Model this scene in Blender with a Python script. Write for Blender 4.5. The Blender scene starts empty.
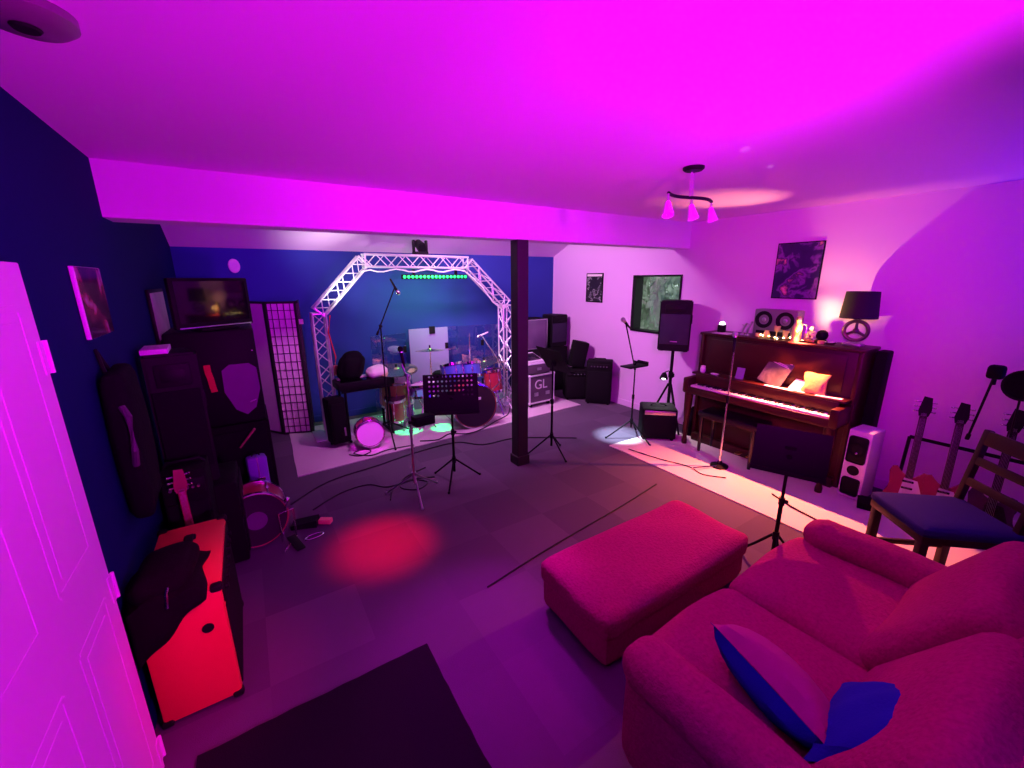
import bpy, bmesh, math, random
from mathutils import Matrix, Vector, Euler
random.seed(7)
S = bpy.context.scene
COL = S.collection
PI = math.pi

# ------------------------------------------------------------------ camera
cd = bpy.data.cameras.new('camera'); cam = bpy.data.objects.new('camera', cd); COL.objects.link(cam)
cd.sensor_width = 36.0; cd.lens = 410.97 * 36 / 1024; cd.clip_start = 0.02
_r = Vector((.842, -.540, -.0064)).normalized(); _f = Vector((.5213, .8166, -.2476)).normalized()
_u = _r.cross(_f).normalized(); _r = _f.cross(_u).normalized()
cam.matrix_world = Matrix(((_r.x, _u.x, -_f.x, 0), (_r.y, _u.y, -_f.y, 0), (_r.z, _u.z, -_f.z, 1.9), (0, 0, 0, 1)))
S.camera = cam

# ------------------------------------------------------------------ world, exposure
w = bpy.data.worlds.new('world'); S.world = w; w.use_nodes = True
w.node_tree.nodes['Background'].inputs[0].default_value = (.72, .86, .80, 1)
w.node_tree.nodes['Background'].inputs[1].default_value = 1.7
vs = S.view_settings
S.display_settings.display_device = 'sRGB'
vs.view_transform = 'Standard'; vs.look = 'None'; vs.gamma = 1; vs.use_curve_mapping = False
vs.exposure = 0.0

# ------------------------------------------------------------------ lights
def spot(name, loc, to, col, watts, angle, blend=.5, size=.05):
    l = bpy.data.lights.new(name, 'SPOT'); l.energy = watts; l.color = col
    l.spot_size = math.radians(angle); l.spot_blend = blend; l.shadow_soft_size = size
    o = bpy.data.objects.new(name, l); COL.objects.link(o); o.location = loc
    o.rotation_euler = (Vector(to) - Vector(loc)).to_track_quat('-Z', 'Y').to_euler()
    return o
def point(name, loc, col, watts, size=.03):
    l = bpy.data.lights.new(name, 'POINT'); l.energy = watts; l.color = col; l.shadow_soft_size = size
    o = bpy.data.objects.new(name, l); COL.objects.link(o); o.location = loc
    return o
MAG = (.88, 0.0, 1)
# magenta floods behind the camera
spot('magenta_ceiling_flood', (.95, -.95, 1.0), (.72, 1.35, 2.55), MAG, 440, 82, 1, .12)
spot('magenta_door_flood', (1.0, -1.4, 1.75), (-.5, 1.5, .95), MAG, 290, 56, .8, .12)
spot('magenta_beam_flood', (1.2, -1.3, 1.9), (1.75, 3.3, 2.40), MAG, 560, 48, 1, .12)
spot('magenta_wall_flood', (.9, .2, 2.1), (4.7, 2.75, 1.65), (.92, 0, 1), 285, 70, 1, .10)
spot('rose_sofa_flood', (2.6, 2.2, 2.42), (1.3, 1.1, .3), (1, .0, .62), 64, 84, 1, .12)
# stage
spot('stage_wash', (1.5, 4.3, 2.75), (4.3, 5.3, 1.0), (1, .50, .97), 350, 98, .8, .15)
spot('stage_ceiling_wash', (.9, 4.9, 1.6), (1.6, 5.7, 2.6), (1, 1, .95), 58, 120, .8, .15)
spot('stage_rug_wash', (1.9, 3.7, 2.9), (2.2, 4.9, .1), (1, .26, 1), 150, 90, .8, .1)
spot('green_bar_wall_wash', (2.2, 5.25, 1.88), (2.2, 5.98, 1.3), (.0, 1, .08), 62, 150, 1, .15)
spot('green_floor_spot', (1.75, 4.15, 2.3), (1.56, 4.96, 0), (.0, 1, .22), 900, 9, .3, .02)
spot('green_patch_spot', (1.85, 4.15, 2.3), (1.98, 4.80, 0), (.0, 1, .22), 900, 8, .3, .02)
spot('green_bar_down', (2.2, 5.28, 1.88), (2.1, 4.95, .3), (.0, 1, .22), 16, 90, 1, .2)
spot('magenta_drum_spot', (.9, 3.7, 2.3), (1.02, 4.62, .19), (.95, 0, 1), 210, 12, .6, .02)
spot('cyan_floor_spot', (3.1, 3.6, 2.2), (3.72, 3.34, 0), (.60, .78, 1), 1150, 18, .9, .02)
spot('red_floor_spot', (.9, 2.2, 2.5), (.62, 2.75, 0), (1, 0, .03), 1150, 20, 1, .10)
spot('red_amp_spot', (.9, .6, 2.4), (-.35, 2.0, .3), (1, 0, .02), 130, 24, .8, .03)
spot('magenta_floor_spot', (1.6, 2.7, 2.45), (.85, 1.60, 0), (.85, 0, 1), 230, 32, 1, .1)
spot('magenta_screen_fill', (.9, 3.75, 2.3), (.30, 5.68, .75), (1, .30, .95), 75, 24, 1, .05)  # extra spot without a fixture, added to brighten the paper screen
spot('violet_back_fill', (.5, 3.8, 2.6), (.0, 6.0, 1.9), (.42, 0, 1), 45, 60, 1, .1)  # unseen extra violet source, added to lift the dim left back wall
spot('violet_flood', (4.3, -.9, 1.3), (3.6, .9, 2.55), (.02, .0, 1), 165, 110, .9, .12)
spot('blue_pillow_spot', (.3, -.9, 1.5), (1.3, .3, .5), (.0, .02, 1), 30, 40, .8, .05)
# the lit jar on the piano: its warm bulb shines over the front edge, onto the wall and the ceiling
spot('jar_light_spill', (4.355, 1.80, 1.415), (3.60, 1.55, .0), (1, .185, .10), 500, 108, 1, .012)
spot('jar_light_wall', (4.36, 1.80, 1.415), (4.72, 1.66, 1.80), (1, .58, .16), 26, 110, 1, .012)
point('jar_light_glow', (4.36, 1.80, 1.415), (1, .40, .10), 1.2, .012)
spot('ceiling_glow_spot', (4.34, 1.98, 1.45), (3.68, 2.22, 2.55), (1, .55, .20), 110, 44, 1, .02)

for k, (x, y, e) in enumerate(((2.32, 1.35, 60), (2.80, 1.46, 80), (3.62, 1.83, 60), (4.08, 2.01, 40), (2.53, 2.09, 40), (3.05, 1.0, 40), (2.77, 1.65, 25))):
    spot('star_dot_beam', (4.46, 2.62, 1.47), (x, y, 2.55), (1, .75, .95), e, .55, .2, .004)

# ------------------------------------------------------------------ materials
def mat(name, col, rough=.6, metal=0, bump=0, scale=60, var=0, emit=None, estr=0, alpha=None, spec=None, coat=0):
    m = bpy.data.materials.new(name); m.use_nodes = True
    nt = m.node_tree; b = nt.nodes['Principled BSDF']
    b.inputs['Base Color'].default_value = (*col, 1); b.inputs['Roughness'].default_value = rough; b.inputs['Metallic'].default_value = metal
    if spec is not None: b.inputs['Specular IOR Level'].default_value = spec
    if coat: b.inputs['Coat Weight'].default_value = coat
    if emit: b.inputs['Emission Color'].default_value = (*emit, 1); b.inputs['Emission Strength'].default_value = estr
    if bump or var:
        tc = nt.nodes.new('ShaderNodeTexCoord'); n = nt.nodes.new('ShaderNodeTexNoise'); n.inputs['Scale'].default_value = scale; n.inputs['Detail'].default_value = 4
        nt.links.new(tc.outputs['Object'], n.inputs['Vector'])
        if bump:
            bp = nt.nodes.new('ShaderNodeBump'); bp.inputs['Strength'].default_value = bump; bp.inputs['Distance'].default_value = .01
            nt.links.new(n.outputs[0], bp.inputs['Height']); nt.links.new(bp.outputs[0], b.inputs['Normal'])
        if var:
            mx = nt.nodes.new('ShaderNodeMix'); mx.data_type = 'RGBA'
            mx.inputs[6].default_value = (*[c * (1 - var) for c in col], 1); mx.inputs[7].default_value = (*[min(1, c * (1 + var)) for c in col], 1)
            nt.links.new(n.outputs[0], mx.inputs[0]); nt.links.new(mx.outputs[2], b.inputs['Base Color'])
    return m
def ramp_mat(name, stops, scale, rough=.5, detail=3, coord='Object', distort=.4):
    """noise blotches through a colour ramp: printed pictures"""
    m = bpy.data.materials.new(name); m.use_nodes = True; nt = m.node_tree; b = nt.nodes['Principled BSDF']; b.inputs['Roughness'].default_value = rough
    tc = nt.nodes.new('ShaderNodeTexCoord'); n = nt.nodes.new('ShaderNodeTexNoise'); n.inputs['Scale'].default_value = scale; n.inputs['Detail'].default_value = detail; n.inputs['Distortion'].default_value = distort
    r = nt.nodes.new('ShaderNodeValToRGB'); e = r.color_ramp.elements
    e[0].position, e[0].color = stops[0][0], (*stops[0][1], 1); e[1].position, e[1].color = stops[1][0], (*stops[1][1], 1)
    for p, c in stops[2:]:
        q = e.new(p); q.color = (*c, 1)
    nt.links.new(tc.outputs[coord], n.inputs['Vector']); nt.links.new(n.outputs[0], r.inputs[0]); nt.links.new(r.outputs[0], b.inputs['Base Color'])
    return m
def glass(name, col, rough=.02, trans=.9, ior=1.1):
    m = bpy.data.materials.new(name); m.use_nodes = True; nt = m.node_tree; nt.nodes.remove(nt.nodes['Principled BSDF'])
    t = nt.nodes.new('ShaderNodeBsdfTransparent'); g = nt.nodes.new('ShaderNodeBsdfGlossy'); mx = nt.nodes.new('ShaderNodeMixShader')
    t.inputs[0].default_value = (*col, 1); g.inputs['Roughness'].default_value = rough; mx.inputs[0].default_value = 1 - trans
    nt.links.new(t.outputs[0], mx.inputs[1]); nt.links.new(g.outputs[0], mx.inputs[2]); nt.links.new(mx.outputs[0], nt.nodes['Material Output'].inputs[0])
    return m
def carpet():
    m = bpy.data.materials.new('carpet_tiles'); m.use_nodes = True; nt = m.node_tree; b = nt.nodes['Principled BSDF']; b.inputs['Roughness'].default_value = .95
    b.inputs['Specular IOR Level'].default_value = .1
    tc = nt.nodes.new('ShaderNodeTexCoord'); mp = nt.nodes.new('ShaderNodeMapping'); mp.inputs['Scale'].default_value = (2, 2, 2); mp.inputs['Location'].default_value = (.3, .1, 0)
    fl = nt.nodes.new('ShaderNodeVectorMath'); fl.operation = 'FLOOR'; wn = nt.nodes.new('ShaderNodeTexWhiteNoise'); wn.noise_dimensions = '2D'
    mx = nt.nodes.new('ShaderNodeMix'); mx.data_type = 'RGBA'; mx.inputs[6].default_value = (.100, .075, .11, 1); mx.inputs[7].default_value = (.138, .105, .145, 1)
    n = nt.nodes.new('ShaderNodeTexNoise'); n.inputs['Scale'].default_value = 260; bp = nt.nodes.new('ShaderNodeBump'); bp.inputs['Strength'].default_value = .35; bp.inputs['Distance'].default_value = .01
    L = nt.links.new
    L(tc.outputs['Object'], mp.inputs[0]); L(mp.outputs[0], fl.inputs[0]); L(fl.outputs[0], wn.inputs[0]); L(wn.outputs[0], mx.inputs[0]); L(mx.outputs[2], b.inputs['Base Color'])
    L(tc.outputs['Object'], n.inputs['Vector']); L(n.outputs[0], bp.inputs['Height']); L(bp.outputs[0], b.inputs['Normal'])
    return m
K = dict(
    white=mat('white_paint', (.80, .50, .82), .7, bump=.05, scale=40),
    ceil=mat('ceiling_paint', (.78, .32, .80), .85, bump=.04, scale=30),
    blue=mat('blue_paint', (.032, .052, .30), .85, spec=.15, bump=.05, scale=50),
    bluedim=mat('blue_paint_dimmed', (.0015, .006, .085), .9, spec=.12, bump=.05, scale=50),  # darker copy of the blue paint; the left wall's dimness is in its colour
    post=mat('dark_stained_post', (.022, .010, .014), .6, bump=.1, scale=20),
    carpet=carpet(),
    rug=mat('cream_rug', (.84, .74, .62), .95, bump=.5, scale=180, var=.08, spec=.1),
    stagerug=mat('pale_stage_rug', (.62, .50, .56), .95, bump=.5, scale=160, var=.12, spec=.1),
    matblack=mat('black_mat', (.012, .010, .014), .95, bump=.4, scale=220, spec=.1),
    door=mat('white_door_paint', (.82, .36, .84), .55),
    steel=mat('brushed_steel', (.55, .55, .58), .35, 1),
    bronze=mat('dark_bronze', (.22, .13, .16), .3, .8),
    chrome=mat('chrome', (.85, .85, .88), .15, 1),
    alu=mat('truss_aluminium', (.86, .84, .88), .38, .6),
    black=mat('black_metal', (.008, .007, .009), .5, .0, spec=.12),
    plastic=mat('black_plastic', (.009, .008, .010), .55, spec=.12),
    grille=mat('black_grille_cloth', (.008, .005, .009), .85, spec=.15, bump=.6, scale=300),
    navygrille=mat('navy_grille', (.022, .010, .045), .8, bump=.4, scale=300),
    purplegrille=mat('purple_grille_cloth', (.22, .03, .26), .8, bump=.4, scale=300),
    tolex=mat('black_tolex', (.006, .005, .006), .8, spec=.15, bump=.4, scale=240),
    orange=mat('orange_tolex', (.82, .07, .05), .40, bump=.25, scale=260),
    sofa=mat('red_sofa_fabric', (.36, .010, .125), .95, bump=.7, scale=70, var=.3, spec=.1),
    pillowblue=mat('blue_velvet', (.012, .022, .30), .9, bump=.3, scale=160, spec=.1),
    pillowlit=mat('plum_lit_side', (.42, .05, .20), .9, bump=.3, scale=160, spec=.1),  # lit half of the blue pillow: pink light put into the fabric colour
    wood=mat('dark_wood', (.026, .008, .008), .5, bump=.1, scale=30, var=.2, spec=.3),
    pianowood=mat('mahogany_piano', (.045, .008, .008), .4, var=.25, scale=14, spec=.3),
    ebony=mat('piano_black', (.010, .008, .010), .3),
    ivory=mat('ivory_keys', (.85, .80, .76), .3),
    paper=mat('paper', (.85, .82, .74), .8),
    brass=mat('brass', (.80, .55, .22), .3, 1),
    cymbal=mat('bronze_cymbal', (.72, .60, .36), .25, 1),
    redshell=mat('red_drum_shell', (.34, .02, .045), .3, var=.3, scale=160, coat=.5),
    purpleshell=mat('purple_sparkle_shell', (.35, .06, .55), .25, var=.7, scale=260, coat=.6),
    blueshell=mat('blue_drum_shell', (.06, .08, .45), .3, coat=.5),
    goldshell=mat('gold_drum_shell', (.55, .38, .16), .35, .5),
    headwhite=mat('white_drum_head', (.88, .86, .88), .5),
    headclear=mat('dark_drum_head', (.035, .015, .035), .25),
    handlegrip=mat('bag_handle', (.075, .03, .08), .6),
    headdot=mat('dull_head_dot', (.14, .05, .17), .5),
    headpurple=mat('purple_head_dot', (.45, .16, .55), .5),
    shojipaper=mat('shoji_paper', (.88, .70, .82), .8, var=.06, scale=30),
    shojiwood=mat('shoji_black_wood', (.014, .012, .014), .5),
    whiteplastic=mat('white_plastic', (.80, .78, .80), .45),
    screen=mat('glossy_screen', (.006, .005, .008), .05),
    purplecase=mat('purple_case_shell', (.22, .12, .55), .45),
    casepanel=mat('flight_case_panel', (.10, .06, .10), .55, bump=.1, scale=80),
    yellow=mat('yellow_bag', (.85, .52, .14), .6, bump=.3, scale=40, var=.3),
    redplastic=mat('red_plastic', (.75, .03, .05), .5),
    salmon=mat('salmon_block', (.85, .30, .22), .6),
    cable=mat('black_cable', (.012, .010, .014), .6),
    amber=mat('amber_glass', (.75, .50, .18), .12, 0, spec=.8),
    leaf=mat('leaf', (.30, .38, .28), .7, var=.5, scale=3),
    bark=mat('bark', (.42, .40, .36), .9, bump=.5, scale=20, var=.3),
    ground=mat('forest_ground', (.07, .09, .05), .95),
    cloth=mat('white_cloth', (.80, .76, .70), .9),
    jacket=mat('black_jacket', (.006, .005, .007), .9, spec=.1, bump=.3, scale=60),
    guitarred=mat('guitar_burgundy', (.30, .03, .08), .25, coat=.6),
    guitardark=mat('guitar_dark', (.05, .02, .06), .25, coat=.6),
    maple=mat('maple_neck', (.50, .26, .14), .4),
    rednick=mat('red_neck', (.30, .03, .04), .4),
    seatblue=mat('blue_seat_fabric', (.022, .014, .14), .9, bump=.3, scale=160, spec=.1),
    acrylic=glass('clear_acrylic', (.93, .94, .98), .02, .90),
    flatlilac=mat('reflection_card_lavender', (.30, .22, .46), .35),  # ceiling reflection on one shield panel as flat lavender; also colours a card
    pane=glass('window_glass', (.95, .97, .96), .01, .95),
    poster=ramp_mat('concert_poster', [(0, (.01, .005, .03)), (.48, (.03, .01, .09)), (.56, (.25, .06, .35)), (.62, (.04, .02, .10)), (.70, (.85, .25, .30)), (.78, (.75, .6, .8))], 7, .35),
    art=ramp_mat('framed_art', [(0, (.02, .005, .04)), (.50, (.06, .012, .06)), (.60, (.30, .04, .10)), (.68, (.5, .25, .45))], 6, .15),
    bookcover=ramp_mat('book_cover', [(0, (.05, .05, .05)), (.45, (.13, .13, .11)), (.60, (.26, .25, .20)), (.75, (.10, .09, .08))], 9, .5),
    ledgreen=mat('green_led', (.02, .3, .1), .4, emit=(.0, 1, .16), estr=2.6),
    fairy=mat('fairy_bulb', (1, .8, .4), .4, emit=(1, .72, .25), estr=40),
    lampwhite=mat('lamp_lens', (1, 1, 1), .4, emit=(1, .93, .95), estr=8),
    shade=mat('black_shade', (.012, .010, .012), .8),
    silver=mat('silver_plastic', (.24, .21, .22), .4, .4),
    figurine=mat('porcelain', (.80, .62, .42), .35),
    redcloth=mat('red_strap', (.70, .02, .05), .8),
)

# ------------------------------------------------------------------ builders
class MB:
    def __init__(s): s.bm = bmesh.new()
    def _xf(s, vs_, M):
        for v in vs_: v.co = M @ v.co
    def box(s, c, size, rot=(0, 0, 0), bev=0, seg=2):
        r = bmesh.ops.create_cube(s.bm, size=1); vs_ = r['verts']
        for v in vs_: v.co = Vector((v.co.x * size[0], v.co.y * size[1], v.co.z * size[2]))
        if bev:
            ed = list({e for v in vs_ for e in v.link_edges})
            rb = bmesh.ops.bevel(s.bm, geom=ed, offset=bev, segments=seg, affect='EDGES', profile=.5)
            vs_ = list({v for f in rb['faces'] for v in f.verts} | {v for v in vs_ if v.is_valid})
        s._xf(vs_, Matrix.Translation(c) @ Euler(rot).to_matrix().to_4x4())
        return s
    def cyl(s, a, b, r, r2=None, n=14, caps=True):
        a, b = Vector(a), Vector(b); d = b - a
        r_ = bmesh.ops.create_cone(s.bm, cap_ends=caps, segments=n, radius1=r, radius2=r if r2 is None else r2, depth=d.length)
        s._xf(r_['verts'], Matrix.Translation((a + b) / 2) @ d.to_track_quat('Z', 'Y').to_matrix().to_4x4())
        return s
    def ball(s, c, r, sc=(1, 1, 1), n=14):
        r_ = bmesh.ops.create_uvsphere(s.bm, u_segments=n, v_segments=max(6, n // 2 + 2), radius=r)
        for v in r_['verts']: v.co = Vector((v.co.x * sc[0] + c[0], v.co.y * sc[1] + c[1], v.co.z * sc[2] + c[2]))
        return s
    def tube(s, pts, r, n=6):
        pts = [Vector(p) for p in pts]; rings = []
        for i, p in enumerate(pts):
            t = (pts[min(i + 1, len(pts) - 1)] - pts[max(i - 1, 0)]).normalized()
            q = t.to_track_quat('Z', 'Y')
            rings.append([s.bm.verts.new(p + q @ Vector((r * math.cos(2 * PI * k / n), r * math.sin(2 * PI * k / n), 0))) for k in range(n)])
        for a, b in zip(rings, rings[1:]):
            for k in range(n): s.bm.faces.new((a[k], a[(k + 1) % n], b[(k + 1) % n], b[k]))
        s.bm.faces.new(rings[0][::-1]); s.bm.faces.new(rings[-1])
        return s
    def lathe(s, prof, c=(0, 0, 0), n=24, M=None):
        rings = []
        M = M or Matrix.Identity(3); c = Vector(c)
        for r, z in prof:
            if r < 1e-5: rings.append([s.bm.verts.new(c + M @ Vector((0, 0, z)))])
            else: rings.append([s.bm.verts.new(c + M @ Vector((r * math.cos(2 * PI * k / n), r * math.sin(2 * PI * k / n), z))) for k in range(n)])
        for a, b in zip(rings, rings[1:]):
            for k in range(n):
                if len(a) == 1 and len(b) == 1: continue
                if len(a) == 1: s.bm.faces.new((a[0], b[(k + 1) % n], b[k]))
                elif len(b) == 1: s.bm.faces.new((a[k], a[(k + 1) % n], b[0]))
                else: s.bm.faces.new((a[k], a[(k + 1) % n], b[(k + 1) % n], b[k]))
        return s
    def torus(s, c, R, r, M=None, n=28, m=8):
        M = M or Matrix.Identity(3); c = Vector(c); g = []
        for i in range(n):
            t = 2 * PI * i / n
            g.append([s.bm.verts.new(c + M @ Vector(((R + r * math.cos(2 * PI * k / m)) * math.cos(t), (R + r * math.cos(2 * PI * k / m)) * math.sin(t), r * math.sin(2 * PI * k / m)))) for k in range(m)])
        for i in range(n):
            for k in range(m): s.bm.faces.new((g[i][k], g[(i + 1) % n][k], g[(i + 1) % n][(k + 1) % m], g[i][(k + 1) % m]))
        return s
    def prism(s, pts, z0, z1, M=None, c=(0, 0, 0)):
        M = M or Matrix.Identity(3); c = Vector(c)
        a = [s.bm.verts.new(c + M @ Vector((x, y, z0))) for x, y in pts]; b = [s.bm.verts.new(c + M @ Vector((x, y, z1))) for x, y in pts]
        n = len(pts); s.bm.faces.new(a[::-1]); s.bm.faces.new(b)
        for k in range(n): s.bm.faces.new((a[k], a[(k + 1) % n], b[(k + 1) % n], b[k]))
        return s
    def quad(s, *p):
        s.bm.faces.new([s.bm.verts.new(Vector(q)) for q in p]); return s
    def cushion(s, c, size, r=.08, puff=(0, 0, 0), n=12, wob=0, rot=(0, 0, 0)):
        """rounded upholstered block: half sizes h, corner radius r, faces puffed outward, slight wobble"""
        h = Vector(size) / 2; R = Euler(rot).to_matrix(); c = Vector(c)
        tmp = bmesh.new(); bmesh.ops.create_cube(tmp, size=2); bmesh.ops.subdivide_edges(tmp, edges=tmp.edges[:], cuts=n, use_grid_fill=True)
        idx = {}
        for v in tmp.verts:
            p = Vector([math.copysign(abs(x) ** .8 if abs(x) < 1 else 1, x) for x in v.co])
            q = Vector((p.x * h.x, p.y * h.y, p.z * h.z)); rr = min(r, *h)
            inn = Vector([max(-(h[i] - rr), min(h[i] - rr, q[i])) for i in range(3)]); d = q - inn
            if d.length > 1e-6: q = inn + d.normalized() * rr
            for i in range(3):
                j, k = (i + 1) % 3, (i + 2) % 3
                q[i] += math.copysign(1, p[i]) * puff[i] * abs(p[i]) * (1 - p[j] ** 2) * (1 - p[k] ** 2)
            if wob:
                q += wob * Vector((math.sin(q.y * 13 + q.z * 7), math.sin(q.x * 11 + q.z * 5), math.sin(q.x * 9 + q.y * 12)))
            idx[v] = s.bm.verts.new(c + R @ q)
        for f in tmp.faces: s.bm.faces.new([idx[v] for v in f.verts])
        tmp.free(); return s
    def obj(s, name, m, parent=None, smooth=True):
        bmesh.ops.recalc_face_normals(s.bm, faces=s.bm.faces[:])
        me = bpy.data.meshes.new(name); s.bm.to_mesh(me); s.bm.free()
        me.materials.append(K[m] if isinstance(m, str) else m)
        if smooth:
            for p in me.polygons: p.use_smooth = True
            try: me.set_sharp_from_angle(angle=math.radians(35))
            except Exception: pass
        o = bpy.data.objects.new(name, me); COL.objects.link(o)
        if parent: o.parent = parent
        return o
def tag(o, label, cat, group=None):
    o['label'] = label; o['category'] = cat
    if group: o['group'] = group
    return o
def thing(name, label, cat, loc=(0, 0, 0), rot=0, group=None):
    o = bpy.data.objects.new(name, None); o.empty_display_size = .1; COL.objects.link(o); o.location = loc
    o.rotation_euler = rot if isinstance(rot, tuple) else (0, 0, rot)
    return tag(o, label, cat, group)
def single(name, mb, m, label, cat, loc=None, rot=(0, 0, 0), group=None):
    o = mb.obj(name, m); tag(o, label, cat, group)
    if loc is not None: o.location = loc; o.rotation_euler = rot
    return o
def struct(name, mb, m, smooth=False):
    o = mb.obj(name, m, smooth=smooth); o['kind'] = 'structure'; return o
def dup(root, loc=None, rot=None, label=None):
    c = root.copy(); COL.objects.link(c)
    if loc is not None: c.location = loc
    if rot is not None: c.rotation_euler = rot if isinstance(rot, tuple) else (0, 0, rot)
    if label: c['label'] = label
    for ch in list(root.children):
        d = ch.copy(); COL.objects.link(d); d.parent = c
        for g in list(ch.children):
            e = g.copy(); COL.objects.link(e); e.parent = d
    return c
def aim(v, up='Y'):
    return Vector(v).to_track_quat('Z', up).to_matrix()

# ================================================================== the room
XL, XR, YF, YB, YBEAM, ZC = -.60, 4.72, -1.7, 6.0, 3.30, 2.55
struct('floor', MB().box(((XL + XR) / 2, (YF + YB) / 2, -.05), (XR - XL + .4, YB - YF + .4, .1)), 'carpet')
struct('ceiling', MB().box(((XL + XR) / 2, (YF + YBEAM) / 2 + .05, ZC + .05), (XR - XL + .4, YBEAM - YF + .3, .1)), 'ceil')
# beam across the room: the dropped edge of the front ceiling
struct('trim_1', MB().box(((XL + XR) / 2, YBEAM + .12, (2.25 + ZC) / 2 + .02), (XR - XL + .2, .24, ZC - 2.25 + .04)), 'white')
# sloped rear ceiling, low at the back wall
rc = MB(); z0, z1 = 2.27, 2.27 + .45 * (YB - YBEAM)
rc.prism([(YBEAM - .1, z1 + .045), (YB + .2, z0 - .09), (YB + .2, z0 + .05), (YBEAM - .1, z1 + .19)], XL - .2, XR + .2, Matrix(((0, 0, 1), (1, 0, 0), (0, 1, 0))))
struct('ceiling_rear', rc, 'white')
struct('wall_gable', MB().box(((XL + XR) / 2, YBEAM + .12, 3.15), (XR - XL + .3, .24, 1.2)), 'white')
struct('wall_left', MB().box((XL - .075, (YF + YB) / 2, 1.8), (.15, YB - YF + .3, 3.7)), 'bluedim')
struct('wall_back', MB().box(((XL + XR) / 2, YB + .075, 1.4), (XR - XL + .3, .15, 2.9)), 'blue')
struct('wall_front', MB().box(((XL + XR) / 2, YF - .075, 1.4), (XR - XL + .3, .15, 2.9)), 'white')
WY0, WY1, WZ0, WZ1 = 3.36, 4.14, 1.16, 1.94
wr = MB()
for y0, y1, a, b in ((YF - .15, WY0, -.05, 3.6), (WY1, YB + .15, -.05, 3.6), (WY0, WY1, -.05, WZ0), (WY0, WY1, WZ1, 3.6)):
    wr.box((XR + .075, (y0 + y1) / 2, (a + b) / 2), (.15, y1 - y0, b - a))
struct('wall_right', wr, 'white')
struct('baseboard_right', MB().box((XR - .007, (YF + YB) / 2, .045), (.014, YB - YF, .09), bev=.003), 'white')
struct('baseboard_back', MB().box(((XL + XR) / 2, YB - .007, .045), (XR - XL, .014, .09), bev=.003), 'blue')
struct('baseboard_left', MB().box((XL + .007, (1.82 + YB) / 2, .045), (.014, YB - 1.82, .09), bev=.003), 'bluedim')

# window in the right wall
wn = thing('window_1', 'black framed square window looking out on trees', 'window', (XR + .03, (WY0 + WY1) / 2, WZ0)); wn['kind'] = 'structure'
hw, hh = (WY1 - WY0) / 2, WZ1 - WZ0
fr = MB()
for y, z, sy, sz in ((-hw + .006, hh / 2, .012, hh), (hw - .025, hh / 2, .05, hh), (0, .012, hw * 2, .024), (0, hh - .012, hw * 2, .024)):
    fr.box((0.025, y, z), (.16, sy, sz))
fr.obj('window_frame', 'plastic', wn, False)
MB().box((.10, -.019, hh / 2), (.008, hw * 2 - .062, hh - .048)).obj('window_pane', 'pane', wn, False)

# white panel door on the left wall (hinges on its far edge)
dr = thing('door_1', 'white panelled door in the blue left wall', 'door', (-.55, 1.60, 0)); dr['kind'] = 'structure'
DW, DH = .84, 1.955
d = MB().box((0, 0, DH / 2), (.04, DW, DH), bev=.004)
d.obj('door_leaf', 'door', dr, False)
for (y, z, sy, sz) in ((.2, 1.45, .26, .76), (-.2, 1.45, .26, .76), (.2, .5, .26, .74), (-.2, .5, .26, .74)):
    p = MB()
    for yy, zz, a, b in ((0, sz / 2, sy, .018), (0, -sz / 2, sy, .018), (sy / 2, 0, .018, sz), (-sy / 2, 0, .018, sz)):
        p.box((.0205, y + yy, z + zz), (.003, a, b), bev=.0014)
    p.box((.0205, y, z), (.003, sy - .07, sz - .07), bev=.001)
    p.obj('door_panel', 'door', dr, False)
for z in (.10, .86, 1.68):
    h = MB().cyl((.026, DW / 2 + .002, z - .05), (.026, DW / 2 + .002, z + .05), .006, n=10).box((.0215, DW / 2 - .018, z), (.004, .034, .10))
    h.obj('hinge', 'door', dr)
DOOR = dr
dr.location.y = 1.80 - DW / 2
MB().box((-.036, .0, DH / 2 + .02), (.030, DW + .10, DH + .04)).obj('door_casing', 'bluedim', dr, False)

# post under the beam
ps = thing('support_post', 'dark square wooden post standing under the ceiling beam', 'post', (2.245, YBEAM + .07, 0))
MB().box((0, 0, 1.125), (.125, .125, 2.25), bev=.006).obj('shaft', 'post', ps, False)
MB().box((0, 0, .05), (.15, .15, .10), bev=.006).obj('plinth', 'post', ps, False)

# trees outside
def tree(x, y, h, r, label, trunkr=.12):
    t = thing('tree', label, 'tree', (x, y, -1.0), 0, 'trees outside the window')
    tk = MB(); tk.tube([(0, 0, 0), (.05, .03, h * .35), (-.03, .05, h * .7), (.02, 0, h)], trunkr, 10)
    for k in range(6):
        a = k * 1.9; z = h * (.45 + .08 * k)
        tk.tube([(0, 0, z), (.4 * r * math.cos(a), .4 * r * math.sin(a), z + .25), (.9 * r * math.cos(a), .9 * r * math.sin(a), z + .35)], trunkr * .25, 6)
    tk.obj('trunk', 'bark', t)
    lf = MB()
    for k in range(900):
        a, b = random.uniform(0, 2 * PI), random.uniform(0, 1) ** .5 * r
        z = random.uniform(h * .3, h * 1.05); p = Vector((b * math.cos(a), b * math.sin(a), z)); s_ = random.uniform(.05, .12)
        q = Euler((random.uniform(0, PI), random.uniform(0, PI), random.uniform(0, PI))).to_matrix()
        lf.quad(p + q @ Vector((-s_, 0, 0)), p + q @ Vector((0, -s_ * .6, 0)), p + q @ Vector((s_, 0, 0)), p + q @ Vector((0, s_ * .6, 0)))
    lf.obj('foliage', 'leaf', t, False)
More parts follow.
